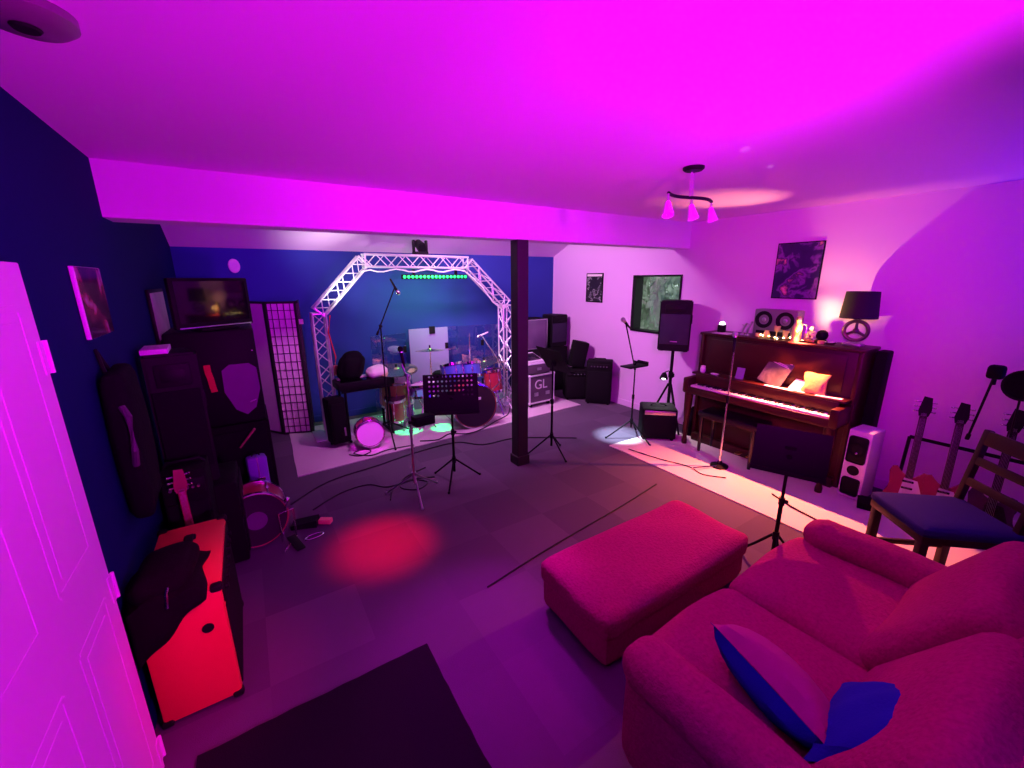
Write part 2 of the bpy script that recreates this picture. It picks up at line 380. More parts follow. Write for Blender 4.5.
for i, (x, y, h, r) in enumerate(((7.1, 5.6, 4.2, .9), (7.6, 6.7, 4.8, 1.0), (8.4, 7.4, 5.2, 1.3), (8.8, 6.2, 5.4, 1.3), (9.6, 8.0, 5.6, 1.5), (9.8, 6.9, 5.8, 1.6), (7.9, 5.2, 4.6, 1.1))):
    tree(x, y, h, r, ['tree with pale trunk nearest the window pane', 'leafy green tree left of centre in the window', 'tall tree at the back of the woodland outside', 'bushy tree at the right of the window view', 'farthest tree at the left of the window view', 'farthest dense tree filling the middle of the window', 'tree with drooping leaves at the right edge of the window'][i])
struct('ground_outside', MB().box((10, 6, -1.05), (10, 14, .1)), 'ground')

# ================================================================== rugs and mats
def rugmesh(name, pts, z, m, label, cat):
    b = MB(); a = list(pts); n = []
    for i in range(len(a)):                       # edge points with a slight waver
        p, q = Vector(a[i]), Vector(a[(i + 1) % len(a)])
        for k in range(14):
            v = p.lerp(q, k / 14); n.append((v.x + random.uniform(-.004, .004), v.y + random.uniform(-.004, .004)))
    b.prism(n, 0.0, z); return single(name, b, m, label, cat)
rugmesh('stage_rug', [(.21, 4.30), (4.17, 4.56), (4.10, 5.85), (.26, 5.80)], .010, 'stagerug', 'pale rug under the drum kit and lighting truss', 'rug')
rugmesh('runner_rug', [(3.36, .10), (4.40, .10), (4.40, 3.16), (3.36, 3.16)], .010, 'rug', 'long cream runner rug in front of the upright piano', 'rug')
rugmesh('door_mat', [(-.42, .95), (.57, .95), (.57, 1.76), (-.42, 1.76)], .014, 'matblack', 'black floor mat in front of the white door', 'mat')

# ================================================================== sofa, footstool, pillows
sf = thing('sofa', 'red fabric two seat sofa with rolled arms', 'sofa', (1.82, .40, 0))
hw = .80
MB().cushion((0, -.05, .17), (1.50, .92, .26), .04, n=6).obj('base', 'sofa', sf)
for sx in (-1, 1):
    MB().cushion((sx * .37, .04, .36), (.745, .90, .20), .07, (0, .03, .030), wob=.004).obj('seat_cushion', 'sofa', sf)
    a = MB().cushion((sx * (hw - .07), -.04, .29), (.17, .94, .50), .07, (.01, .012, 0), n=10, wob=.003)
    a.cushion((sx * (hw - .07), -.04, .50), (.215, .96, .16), .078, (0, .012, .008), n=10, wob=.003)
    a.obj('arm', 'sofa', sf)
    MB().cushion((sx * .365, -.255 + .03 * sx, .62), (.745, .20, .52), .07, (0, .010, .01), wob=.005, rot=(math.radians(31), 0, 0)).obj('back_cushion', 'sofa', sf)
    for yy in (-.44, .36): MB().cyl((sx * .70, yy, 0), (sx * .70, yy, .05), .028, .035).obj('leg', 'wood', sf)
MB().cushion((0, -.44, .43), (1.70, .24, .78), .09, (0, .01, .02), n=10, wob=.004).obj('back', 'sofa', sf)

ot = thing('footstool', 'large square red fabric footstool in front of the sofa', 'footstool', (1.855, 1.375, 0), .0)
MB().cushion((0, 0, .13), (1.23, .53, .20), .04, (.005, .005, 0), n=10, wob=.004).obj('body', 'sofa', ot)
MB().cushion((0, 0, .265), (1.26, .56, .15), .05, (.010, .010, .014), n=14, wob=.005).obj('top_cushion', 'sofa', ot)
for sx in (-.55, .55):
    for sy in (-.21, .21): MB().cyl((sx, sy, 0), (sx, sy, .04), .025, .03).obj('leg', 'wood', ot)

def pillow(name, label, loc, rot, m1, m2, size=(.46, .42, .14)):
    t = thing(name, label, 'cushion', loc, rot)
    for s_, m in ((1, m1), (-1, m2)):
        b = MB(); n = 14; g = []
        for i in range(n + 1):
            row = []
            for j in range(n + 1):
                u, v = i / n * 2 - 1, j / n * 2 - 1
                e = max(0, (1 - u * u)) ** .45 * max(0, (1 - v * v)) ** .45
                pin = 1 - .10 * (1 - abs(u) ** 2) * abs(v) ** 6 - .0
                pin2 = 1 - .10 * (1 - abs(v) ** 2) * abs(u) ** 6
                row.append(b.bm.verts.new((u * size[0] / 2 * pin2, v * size[1] / 2 * pin, s_ * (size[2] / 2 * e + .001 + .004 * math.sin(9 * u + 7 * v) * e))))
            g.append(row)
        for i in range(n):
            for j in range(n): b.bm.faces.new((g[i][j], g[i + 1][j], g[i + 1][j + 1], g[i][j + 1]))
        b.obj('front_cover' if s_ > 0 else 'back_cover', m, t)
    return t
pillow('throw_pillow', 'blue throw pillow with its pink lit side coloured plum, leaning against the near sofa arm', (1.35, .45, .555), (math.radians(10), math.radians(40), math.radians(-4)), 'pillowlit', 'pillowblue', (.28, .42, .19))
pillow('throw_pillow', 'plain blue throw pillow lying at the near end of the sofa back', (1.385, .165, .645), (math.radians(-34), math.radians(4), math.radians(6)), 'pillowblue', 'pillowblue', (.40, .36, .15))

# ================================================================== upright piano and bench
PX = 4.70
pn = thing('upright_piano', 'dark mahogany upright piano against the right wall', 'piano', (PX, 2.04, 0))     # local -x faces the room
PL = 1.50
def P(b, name, m): return b.obj(name, m, pn)
P(MB().box((-.15, 0, .66), (.30, PL - .06, 1.22), bev=.004), 'case_body', 'pianowood')
for sy in (-1, 1):
    P(MB().box((-.165, sy * (PL / 2 - .015), .64), (.33, .035, 1.27), bev=.004), 'side_panel', 'pianowood')
    P(MB().box((-.465, sy * (PL / 2 - .035), .72), (.27, .07, .17), bev=.015), 'key_cheek', 'pianowood')
    P(MB().lathe([(.028, 0), (.030, .05), (.022, .08), (.030, .30), (.042, .48), (.045, .60), (.045, .64)], (-.55, sy * (PL / 2 - .06), 0), 16), 'leg', 'pianowood')
P(MB().box((-.172, 0, 1.285), (.350, PL + .03, .028), bev=.008), 'lid', 'pianowood')
P(MB().box((-.315, 0, 1.06), (.012, PL - .22, .34), bev=.004), 'upper_panel', 'pianowood')
P(MB().box((-.385, 0, .845), (.17, PL - .03, .022), bev=.006), 'music_shelf', 'pianowood')
P(MB().box((-.455, 0, .785), (.022, PL - .12, .10), bev=.006), 'fallboard', 'pianowood')
P(MB().box((-.44, 0, .655), (.31, PL - .02, .055), bev=.008), 'key_bed', 'pianowood')
P(MB().box((-.585, 0, .690), (.022, PL - .12, .035), bev=.006), 'key_slip', 'pianowood')
P(MB().box((-.315, 0, .34), (.014, PL - .16, .50), bev=.004), 'lower_panel', 'pianowood')
P(MB().box((-.34, 0, .05), (.08, PL - .06, .10), bev=.008), 'plinth', 'pianowood')
nk, k0 = 52, -(PL - .16) / 2; kw = (PL - .16) / nk
wk = MB().box((0, 0, 0), (.155, kw * .93, .022), bev=.0015, seg=1).obj('white_key', 'ivory', pn, False); wk.location = (-.495, k0 + kw / 2, .712)
bk = MB().box((0, 0, 0), (.095, kw * .5, .018), bev=.002, seg=1).obj('black_key', 'ebony', pn, False); bk.location = (-.465, k0 + kw, .731)
nb = 0
for i in range(nk):
    if i:
        c = wk.copy(); COL.objects.link(c); c.parent = pn; c.location = (-.495, k0 + kw * (i + .5), .712)
    if i < nk - 1 and (i % 7) in (0, 2, 3, 5, 6):
        if nb:
            c = bk.copy(); COL.objects.link(c); c.parent = pn; c.location = (-.465, k0 + kw * (i + 1), .731)
        nb += 1
for y in (-.12, 0, .12): P(MB().box((-.40, y, .055), (.11, .045, .014), bev=.006).box((-.435, y, .058), (.05, .055, .014), bev=.006), 'pedal', 'brass')

bn = thing('piano_bench', 'black wooden bench pulled up to the piano keys', 'bench', (4.205, 2.22, 0))
MB().box((0, 0, .455), (.30, .64, .05), bev=.012).obj('seat', 'ebony', bn)
MB().box((-.146, 0, .43), (.012, .60, .035), bev=.004).obj('apron', 'wood', bn)
for sx in (-.12, .12):
    for sy in (-.28, .28): MB().cyl((sx, sy, 0.01), (sx, sy, .435), .016, .024, n=10).obj('leg', 'ebony', bn)

# ------------------------------------------------------------------ things on the piano
TOP = 1.299
lm = thing('table_lamp', 'table lamp with black drum shade and spoked ring base', 'lamp', (4.55, 1.434, TOP))
MB().box((0, 0, .012), (.10, .14, .024), bev=.006).obj('base', 'steel', lm)
rg = MB().torus((0, 0, .135), .085, .016, aim((1, .12, 0)))
Mx = aim((1, .12, 0))
for k in range(3):
    a = PI / 2 + k * 2 * PI / 3
    v = Mx @ Vector((0, 0, 0)); e = Vector((0.0, .085 * math.cos(a), .135 + .085 * math.sin(a)))
    rg.cyl((0, 0, .135), e, .014, .010, n=10)
rg.ball((0, 0, .135), .024)
rg.obj('ring', 'bronze', lm)
MB().cyl((0, 0, .215), (0, 0, .262), .007).obj('stem', 'steel', lm)
MB().ball((0, 0, .285), .022).obj('bulb', 'whiteplastic', lm)
sh = MB().lathe([(.137, .245), (.118, .475), (.115, .475), (.134, .245), (.137, .245)], n=36)
for k in range(3):
    a = k * 2 * PI / 3; sh.cyl((0, 0, .250), (.125 * math.cos(a), .125 * math.sin(a), .250), .002, n=5)
sh.obj('shade', 'shade', lm)

st = thing('stereo', 'grey stereo with two round speakers standing on the piano', 'stereo', (4.60, 2.11, TOP), -.05)
MB().box((0, 0, .14), (.14, .42, .28), bev=.012).obj('body', 'silver', st)
for y in (-.105, .105):
    c = MB().lathe([(.088, .004), (.085, .012), (.075, .010), (.03, -.012), (0, -.012)], (-.072, y, .175), 24, aim((-1, 0, 0), 'Y')).obj('speaker_cone', 'plastic', st)
    MB().ball((-.066, y, .175), .024, (.5, 1, 1)).obj('dust_cap', 'steel', c)
MB().box((-.073, 0, .04), (.008, .34, .045), bev=.003).obj('control_panel', 'plastic', st)

b = thing('glass_flask', 'tall amber glass flask with a handle on the piano', 'bottle', (4.412, 1.842, TOP))
MB().lathe([(0, 0), (.040, 0), (.043, .02), (.042, .14), (.030, .17), (.022, .19), (.024, .205), (0, .205)]).obj('body', 'amber', b)
MB().tube([(0, -.024, .17), (0, -.075, .165), (0, -.082, .09), (0, -.070, .02), (0, -.04, .02)], .006).obj('handle', 'chrome', b)
MB().lathe([(0, .205), (.026, .205), (.026, .225), (.012, .24), (0, .24)]).obj('stopper', 'brass', b)
fl = thing('fairy_lights', 'string of tiny warm lights heaped on the piano top', 'fairy lights', (4.44, 2.02, TOP))
pts = [(.03 * math.sin(k * 2.1) - .03, -.14 + .30 * k / 13, .006 + .02 * abs(math.sin(k * 1.3))) for k in range(14)]
MB().tube(pts, .0018, 5).obj('wire', 'brass', fl)
pts = pts + [(-.075, -.215, .112), (-.072, -.200, .10)]
MB().tube([(-.055, -.14, .006), (-.060, -.17, .05), (-.070, -.19, .09), (-.075, -.213, .105)], .0018, 5).obj('wire', 'brass', fl)
for p in pts[1::2]: MB().ball((p[0], p[1], p[2] + .004), .006, n=8).obj('bulb', 'fairy', fl)
def glassware(label, y, x, prof, m='amber', name='drinking_glass', cat='glass'):
    return single(name, MB().lathe(prof, n=18), m, label, cat, (x, y, TOP))
glassware('short amber glass left of the tall flask', 1.985, 4.53, [(0, 0), (.026, 0), (.032, .085), (.029, .085), (.024, .006), (0, .006)])
glassware('stemmed amber goblet in front of the stereo', 2.06, 4.50, [(0, 0), (.028, 0), (.005, .008), (.005, .06), (.026, .08), (.030, .125), (.027, .125), (.02, .085), (0, .07)], name='goblet', cat='glass')
glassware('small round amber jar before the left stereo speaker', 2.15, 4.49, [(0, 0), (.03, 0), (.036, .03), (.022, .06), (.022, .075), (0, .075)], name='glass_jar', cat='jar')
glassware('little amber tealight holder beside the round jar', 2.235, 4.50, [(0, 0), (.03, 0), (.034, .035), (.030, .035), (.027, .008), (0, .008)], name='tealight_holder', cat='candle holder')
glassware('brass dish between the flask and the figurine', 1.83, 4.45, [(0, 0), (.03, 0), (.055, .018), (.052, .02), (.028, .005), (0, .005)], 'brass', 'dish', 'dish')
fg = thing('figurine', 'pale seated figurine on the piano top', 'figurine', (4.49, 1.745, TOP))
MB().box((0, 0, .012), (.07, .08, .024), bev=.006).obj('plinth', 'brass', fg)
MB().tube([(0, 0, .02), (.005, 0, .06), (-.005, 0, .095)], .030, 14).ball((-.004, .0, .128), .022).ball((-.028, .022, .045), .019, (1.3, .8, .8)).ball((-.028, -.022, .045), .019, (1.3, .8, .8)).tube([(-.005, .032, .09), (-.03, .038, .065), (-.045, .01, .075)], .009, 8).tube([(-.005, -.032, .09), (-.03, -.038, .065), (-.045, -.01, .075)], .009, 8).obj('body', 'figurine', fg)
single('snow_globe', MB().lathe([(0, 0), (.045, 0), (.04, .02), (.03, .022), (.045, .04), (.05, .065), (.042, .095), (.02, .112), (0, .115)]), 'plastic', 'dark round globe ornament behind the pale figurine', 'ornament', (4.57, 1.69, TOP))
single('tealight_cup', MB().lathe([(0, 0), (.025, 0), (.028, .03), (.024, .03), (.022, .008), (0, .008)]), 'amber', 'small lit cup right of the figurine on the piano', 'candle holder', (4.44, 1.64, TOP))
single('glass_saucer', MB().lathe([(0, 0), (.03, 0), (.05, .022), (.047, .024), (.028, .006), (0, .006)]), 'chrome', 'small shiny saucer between figurine and lamp', 'dish', (4.46, 1.575, TOP))
ld = thing('star_projector', 'small black lantern with a pale lit top at the far piano end', 'projector', (4.50, 2.64, TOP))  # small star projector, the source of the star dot beams
MB().box((0, 0, .045), (.07, .07, .09), bev=.012).obj('body', 'plastic', ld)
MB().lathe([(.030, .09), (.026, .108), (.010, .122), (0, .122)]).obj('lens', 'lampwhite', ld)
for (yy, hh_, lab) in ((2.40, .13, 'slim leaning silver statuette on the piano, the left of two'), (2.345, .15, 'slim leaning silver statuette on the piano, the right of two')):
    t = thing('statuette', lab, 'statuette', (4.49, yy, TOP))
    MB().lathe([(0, 0), (.024, 0), (.020, .012), (0, .012)]).obj('base', 'steel', t)
    MB().tube([(0, 0, .01), (-.005, -.012, hh_ * .5), (0, -.03, hh_ * .85)], .008, 8).ball((0, -.034, hh_ * .93), .012).tube([(0, -.02, hh_ * .7), (0, .012, hh_ * .85)], .004, 6).obj('figure', 'steel', t)
single('tray_cloth', MB().box((0, 0, .002), (.16, .18, .004)), 'cloth', 'small pale cloth under the black lantern', 'cloth', (4.44, 2.58, TOP - .001))
# ------------------------------------------------------------------ on the piano's music shelf
SH = .857
mb_ = thing('music_book', 'music book with printed cover leaning on the piano music shelf', 'book', (4.315, 1.99, SH + .002), (math.radians(18), math.radians(18), 0))
MB().box((0, 0, .155), (.012, .23, .31), bev=.002).obj('cover', 'bookcover', mb_, False)
for z, wd in ((.285, .16), (.268, .19), (.235, .13), (.222, .17)):
    MB().box((-.0072, -.0, z), (.001, wd, .008)).obj('title_line', 'paper', mb_, False)
def sheet(name, label, y, x, wd, ht, tilt, roll, m, th=.004):
    return single(name, MB().box((0, 0, ht / 2), (th, wd, ht), bev=.001, seg=1), m, label, 'paper', (x, y, SH + .001), (math.radians(roll), math.radians(tilt), 0))
sheet('sheet_music', 'cream folded sheet lying back beside the yellow bag', 1.715, 4.28, .15, .13, 48, 10, 'paper')
sheet('note_card', 'small lilac card standing at the left of the music shelf', 2.27, 4.30, .085, .12, 12, 0, 'flatlilac')
single('paper_slip', MB().box((0, 0, .002), (.06, .20, .004)), 'paper', 'white paper slip lying at the right end of the music shelf', 'paper', (4.285, 1.45, SH - .001), (0, 0, .12))
single('paper_strip', MB().box((0, 0, .002), (.05, .26, .004)), 'paper', 'long cream paper lying flat under the music book', 'paper', (4.265, 1.86, SH - .001), (0, 0, .03))
single('napkin', MB().cushion((0, 0, .008), (.05, .08, .016), .006, n=4, wob=.002), 'cloth', 'crumpled white napkin right of the small pot', 'napkin', (4.285, 2.53, SH - .001))
yb = MB(); n = 8; gf = []
for i in range(n + 1):
    z = .185 * i / n; t_ = i / n
    wd = .085 + .02 * abs(t_ - .45) * 2; dp = .035 * (1 - t_ ** 2) + .004
    ring = []
    for k in range(16):
        a = 2 * PI * k / 16
        ring.append(yb.bm.verts.new((dp * math.copysign(abs(math.cos(a)) ** .6, math.cos(a)) + .004 * math.sin(5 * a + 3 * z * 20), wd * math.copysign(abs(math.sin(a)) ** .6, math.sin(a)) + .004 * math.sin(z * 60), z + .006 * math.sin(3 * a) * t_)))
    gf.append(ring)
for a_, b_ in zip(gf, gf[1:]):
    for k in range(16): yb.bm.faces.new((a_[k], a_[(k + 1) % 16], b_[(k + 1) % 16], b_[k]))
yb.bm.faces.new(gf[0][::-1]); yb.bm.faces.new(gf[-1])
single('snack_bag', yb, 'yellow', 'crumpled golden yellow bag standing on the music shelf', 'bag', (4.315, 1.585, SH), (0, math.radians(8), 0))
pt = thing('small_pot', 'small white lidded pot at the left end of the music shelf', 'pot', (4.29, 2.68, SH))
MB().lathe([(0, 0), (.024, 0), (.030, .02), (.030, .045), (.024, .06), (0, .06)]).obj('body', 'whiteplastic', pt)
MB().lathe([(0, .06), (.026, .06), (.026, .075), (.006, .08), (0, .085)]).obj('lid', 'cloth', pt)

# ------------------------------------------------------------------ beside the piano
ws = thing('tower_speaker', 'white tower speaker standing beside the piano', 'speaker', (4.37, 1.155, 0), -.06)
MB().box((0, 0, .32), (.24, .17, .62), bev=.012).obj('cabinet', 'whiteplastic', ws)
wf = MB().box((-.122, 0, .46), (.010, .135, .24), bev=.02).obj('woofer_baffle', 'plastic', ws)
MB().lathe([(.058, .006), (.054, .004), (.022, -.010), (0, -.010)], (-.130, 0, .46), 24, aim((-1, 0, 0))).obj('cone', 'grille', wf)
MB().ball((-.128, 0, .43), .012).obj('dust_cap', 'chrome', wf)
MB().lathe([(.045, .004), (.040, .006), (.010, 0), (0, 0)], (-.124, 0, .27), 20, aim((-1, 0, 0))).obj('tweeter', 'plastic', ws)
MB().box((-.122, 0, .12), (.010, .13, .16), bev=.02).obj('port_panel', 'plastic', ws)
MB().box((0, 0, .006), (.22, .15, .012)).obj('foot', 'plastic', ws)
single('instrument_case', MB().box((0, 0, .64), (.15, .085, 1.27), bev=.015), 'tolex', 'tall narrow black case standing on end against the wall', 'case', (4.635, 1.225, 0.0))
for (x, y, rz, sz, lab, m) in ((4.20, 1.02, .3, (.16, .11, .05), 'small dark box on the rug before the white speaker', 'tolex'), (4.30, .92, -.3, (.12, .16, .04), 'small reddish box right of the dark box on the floor', 'wood')):
    t = thing('small_box', lab, 'box', (x, y, .010), rz)
    MB().box((0, 0, sz[2] / 2), sz, bev=.004).obj('tray', m, t); MB().box((0, 0, sz[2] + .004), (sz[0] + .006, sz[1] + .006, .010), bev=.003).obj('lid', m, t)

# posters on the right wall
pp = thing('poster', 'large dark concert poster on the wall above the piano', 'poster', (XR - .009, 2.055, 1.96))
MB().box((0, 0, 0), (.014, .42, .55), bev=.002).obj('backing', 'plastic', pp, False)
MB().box((-.008, 0, 0), (.002, .40, .53)).obj('print', 'poster', pp, False)
p2 = thing('poster', 'small black and white poster on the far right wall', 'poster', (XR - .009, 4.93, 1.755))
MB().box((0, 0, 0), (.014, .37, .45), bev=.002).obj('backing', 'plastic', p2, False)
MB().box((-.008, 0, -.02), (.002, .33, .37)).obj('print', ramp_mat('line_figure', [(0, (.01, .01, .01)), (.55, (.015, .012, .015)), (.60, (.45, .5, .42)), (.64, (.015, .012, .015)), (.75, (.3, .3, .3))], 9, .4, 2, distort=1.2), p2, False)
MB().box((-.008, 0, .193), (.002, .33, .035)).obj('header_band', 'paper', p2, False)

# ================================================================== stands and microphones
def tripod_legs(t, r, zhub, n=3, m='black', rad=.009, a0=.4, z0=0.0):
    for k in range(n):
        a = a0 + 2 * PI * k / n
        MB().tube([(.018 * math.cos(a), .018 * math.sin(a), zhub), (r * .55 * math.cos(a), r * .55 * math.sin(a), z0 + (zhub - z0) * .5), (r * math.cos(a), r * math.sin(a), z0 + rad)], rad, 8).ball((r * math.cos(a), r * math.sin(a), z0 + .012), .013, n=8).obj('leg', m, t)
    MB().cyl((0, 0, zhub - .03), (0, 0, zhub + .03), .020, n=12).obj('hub', m, t)
def mic_stand(label, loc, rz, h, boom=None, m='black', r=.30, zhub=.22, group=None, a0=.4):
    t = thing('microphone_stand', label, 'microphone stand', loc, rz, group)
    tripod_legs(t, r, zhub, m=m, a0=a0)
    MB().cyl((0, 0, zhub - .08), (0, 0, h * .55), .011).cyl((0, 0, h * .55), (0, 0, h), .008).obj('pole', m, t)
    MB().cyl((0, 0, h * .55 - .02), (0, 0, h * .55 + .03), .016).obj('clutch', m, t)
    if boom:
        a, b = Vector(boom[0]), Vector(boom[1])
        MB().cyl(a, b, .0075).cyl(a, a + (b - a) * .08, .013).obj('boom', m, t)
        MB().cyl((0, -.022, h), (0, .022, h), .016).obj('swivel_knob', m, t)
    return t
def mic(label, p, d, m='black', gm='steel', s=1.0):
    """a handheld stage microphone at p pointing along d (towards the grille)"""
    t = thing('microphone', label, 'microphone', p); t.rotation_euler = aim(d).to_euler()
    MB().cyl((0, 0, -.13 * s), (0, 0, .02 * s), .010 * s, .016 * s, n=14).obj('body', m, t)
    MB().ball((0, 0, .045 * s), .026 * s, (1, 1, 1.12)).obj('grille', gm, t)
    MB().cyl((0, 0, .012 * s), (0, 0, .024 * s), .0185 * s, n=14).obj('collar', 'chrome', t)
    return t
def perforated(b, w, h, rows, cols, lo, hi, f):
    """plate with square cells; cells inside [lo, hi) rows carry a round hole"""
    def ring(cx, cz, ax, az, rnd):
        o = []
        for k in range(8):
            a = PI / 4 * k + PI / 8 * 0
            if rnd: o.append((cx + ax * math.cos(a), cz + az * math.sin(a)))
            else:
                s = max(abs(math.cos(a)), abs(math.sin(a))); o.append((cx + ax * math.cos(a) / s, cz + az * math.sin(a) / s))
        return o
    cw, ch = w / cols, h / rows
    for i in range(cols):
        for j in range(rows):
            cx, cz = -w / 2 + cw * (i + .5), ch * (j + .5)
            out = [b.bm.verts.new(f(x, z)) for x, z in ring(cx, cz, cw / 2, ch / 2, False)]
            if lo <= j < hi and 0 < i < cols - 1 and not (j < lo + 1 and 3 < i < cols - 4):
                inn = [b.bm.verts.new(f(x, z)) for x, z in ring(cx, cz, cw * .27, cw * .27, True)]
                for k in range(8): b.bm.faces.new((out[k], out[(k + 1) % 8], inn[(k + 1) % 8], inn[k]))
            else: b.bm.faces.new(out)
    bmesh.ops.remove_doubles(b.bm, verts=b.bm.verts[:], dist=1e-4)
    return b
def music_stand(label, loc, rz, h, w=.50, dh=.33, tilt=18, holes=True, a0=.5, r=.26):
    t = thing('music_stand', label, 'music stand', loc, rz)
    tripod_legs(t, r, .22, a0=a0)
    MB().cyl((0, 0, .10), (0, 0, h * .6), .013).cyl((0, 0, h * .6), (0, 0, h), .010).obj('pole', 'black', t)
    MB().cyl((0, 0, h * .6 - .03), (0, 0, h * .6 + .02), .018).ball((.025, 0, h * .6), .012).obj('clutch', 'black', t)
    tl = math.radians(tilt)
    f = lambda x, z: Vector((x, -.03 + math.sin(tl) * (z - dh * .35), h + math.cos(tl) * (z - dh * .35)))
    b = MB()
    if holes: perforated(b, w, dh, 8, 13, 3, 8, f)
    else: b.quad(f(-w / 2, 0), f(w / 2, 0), f(w / 2, dh), f(-w / 2, dh))
    o = b.obj('desk', 'black', t, False); sm = o.modifiers.new('thickness', 'SOLIDIFY'); sm.thickness = .003; sm.offset = 0
    l = MB(); c0, c1 = f(0, .004), f(0, .004); l.box((0, c0.y - .025, c0.z - .006), (w, .055, .004), (tl * .6, 0, 0)).box((0, c0.y - .052, c0.z + .004), (w, .004, .022), (-tl, 0, 0)); l.obj('lip', 'black', t, False)
    MB().cyl((0, -.035, h), (0, .015, h), .016).box((0, -.012, h + .02), (.06, .018, .09)).obj('tilt_bracket', 'black', t)
    return t

# big boom stand left of the drums
mic_stand('tall black boom microphone stand on the pale rug left of the drums', (1.27, 4.76, .01), 0, 1.38, ((-.05, 0, 1.28), (.20, .02, 1.80)), r=.36)
mic('silver tipped microphone hanging at the top of the tall boom stand', (1.485, 4.78, 1.795), (.28, 0, -.55), 'black', 'chrome')
# short mic stand and chrome base in front of the drums
mic_stand('thin microphone stand with bright chrome legs left of the perforated music stand', (1.07, 3.32, 0), .2, 1.12, ((.02, 0, 1.02), (-.03, .02, 1.22)), 'steel', r=.27, zhub=.20, a0=-1.9)
mic('small microphone on the thin chrome legged stand', (1.045, 3.345, 1.30), (-.12, .1, 1), 'black', 'grille', .9)
sp = thing('control_box', 'small black box clamped on the chrome legged microphone stand', 'box', (1.19, 3.33, .70), .1)
MB().box((0, 0, 0), (.19, .10, .09), bev=.01).obj('body', 'plastic', sp); MB().box((0, -.052, 0), (.15, .006, .06), bev=.004).obj('front_panel', 'black', sp); MB().cyl((-.135, 0, 0), (-.08, 0, 0), .014).obj('clamp', 'black', sp)
music_stand('black perforated music stand in front of the drum kit', (1.49, 3.38, 0), -.42, .84, .50, .35, 20, True, a0=.3)
music_stand('black solid music stand right of the wooden post', (2.66, 3.36, 0), 1.5, 1.03, .46, .30, 32, False, a0=1.1)
music_stand('black music stand close behind the sofa, its desk turned to the piano', (2.79, 1.09, 0), -1.21, .80, .40, .27, 14, False, a0=.9, r=.20)
# right side stand with tray
t = mic_stand('black microphone stand with a flat tray by the window wall', (3.76, 3.20, 0), 0, .95, ((0, 0, .86), (-.20, 0, 1.40)), r=.30, a0=2.6)
MB().box((-.02, 0, .905), (.30, .16, .018), bev=.004).box((.13, 0, .925), (.012, .16, .05), bev=.003).obj('tray', 'black', t)
mic('black microphone on the boom above the flat tray', (3.545, 3.20, 1.425), (-.55, 0, .45))
# chrome stand before the piano
t = thing('microphone_stand', 'thin chrome microphone stand directly before the piano keys', 'microphone stand', (3.90, 2.14, .01))
MB().lathe([(0, 0), (.085, 0), (.085, .015), (.03, .03), (.02, .06), (0, .06)]).obj('base', 'black', t)
MB().cyl((0, 0, .05), (0, 0, .70), .009).cyl((0, 0, .70), (0, 0, 1.24), .007).obj('pole', 'chrome', t)
MB().cyl((0, 0, .68), (0, 0, .76), .014).obj('clutch', 'black', t)
MB().tube([(-.05, 0, .02), (-.30, .10, .02)], .007).obj('cross_leg', 'chrome', t)
mic('dark microphone on the chrome stand before the piano', (3.905, 2.15, 1.33), (.15, .1, 1), 'black', 'steel')

# ================================================================== PA speaker on tripod, cube amp, lamp
t = thing('speaker_stand', 'black tripod stand carrying the loudspeaker before the window', 'speaker stand', (4.41, 3.18, 0))
tripod_legs(t, .27, .60, rad=.013, a0=.18); MB().cyl((0, 0, .3), (0, 0, 1.10), .019).obj('pole', 'black', t)
MB().cyl((0, 0, .68), (0, 0, .75), .030).ball((.035, 0, .72), .016).obj('collar', 'black', t)
def pa_cab(label, loc, rz, w, dp, h, logo=True, mg='navygrille', group=None):
    t = thing('loudspeaker', label, 'loudspeaker', loc, rz, group)      # front faces -y
    pts = [(-w / 2, -dp / 2), (w / 2, -dp / 2), (w / 2, 0), (w * .30, dp / 2), (-w * .30, dp / 2), (-w / 2, 0)]
    b = MB().prism(pts, .0, h); bmesh.ops.bevel(b.bm, geom=b.bm.edges[:], offset=.014, segments=2, affect='EDGES'); b.obj('cabinet', 'plastic', t)
    MB().box((0, -dp / 2 - .004, h * .44), (w * .90, .016, h * .60), bev=.007).obj('grille', mg, t)
    hn = MB().box((0, -dp / 2 - .002, h * .85), (w * .66, .012, h * .16), bev=.005).obj('horn', 'plastic', t)
    MB().box((0, -dp / 2 - .007, h * .85), (w * .46, .006, h * .09), bev=.003).obj('horn_throat', 'black', hn)
    if logo: MB().box((.0, -dp / 2 - .013, h * .20), (w * .22, .003, h * .018)).obj('badge', 'steel', t)
    for sx in (-1, 1): MB().box((sx * (w / 2 + .002), .02, h * .62), (.010, dp * .30, .10), bev=.004).obj('handle', 'black', t)
    for sx in (-1, 1): MB().cyl((sx * w * .36, -dp * .3, -.008), (sx * w * .36, -dp * .3, .004), .016).obj('foot', 'black', t)
    return t
pa_cab('black loudspeaker raised on a tripod stand in front of the window', (4.41, 3.18, 1.04), -.98, .36, .32, .60)
am = thing('cube_amplifier', 'black cube amplifier on the floor under the raised loudspeaker', 'amplifier', (4.06, 3.06, 0.010), -.75)
MB().box((0, 0, .205), (.40, .32, .37), bev=.02).obj('cabinet', 'tolex', am)
MB().box((0, -.162, .18), (.35, .012, .27), bev=.005).obj('grille', 'grille', am)
MB().box((0, -.160, .345), (.35, .014, .05), bev=.005).obj('control_panel', 'steel', am)
MB().tube([(-.09, 0, .388), (-.07, 0, .412), (.07, 0, .412), (.09, 0, .388)], .009).obj('handle', 'black', am)
for x in (-.16, .16):
    for y in (-.12, .12): MB().cyl((x, y, 0), (x, y, .025), .02).obj('foot', 'plastic', am)
cl = thing('clip_lamp', 'small clip lamp shining down from the tripod speaker stand', 'lamp', (4.31, 3.205, .70))
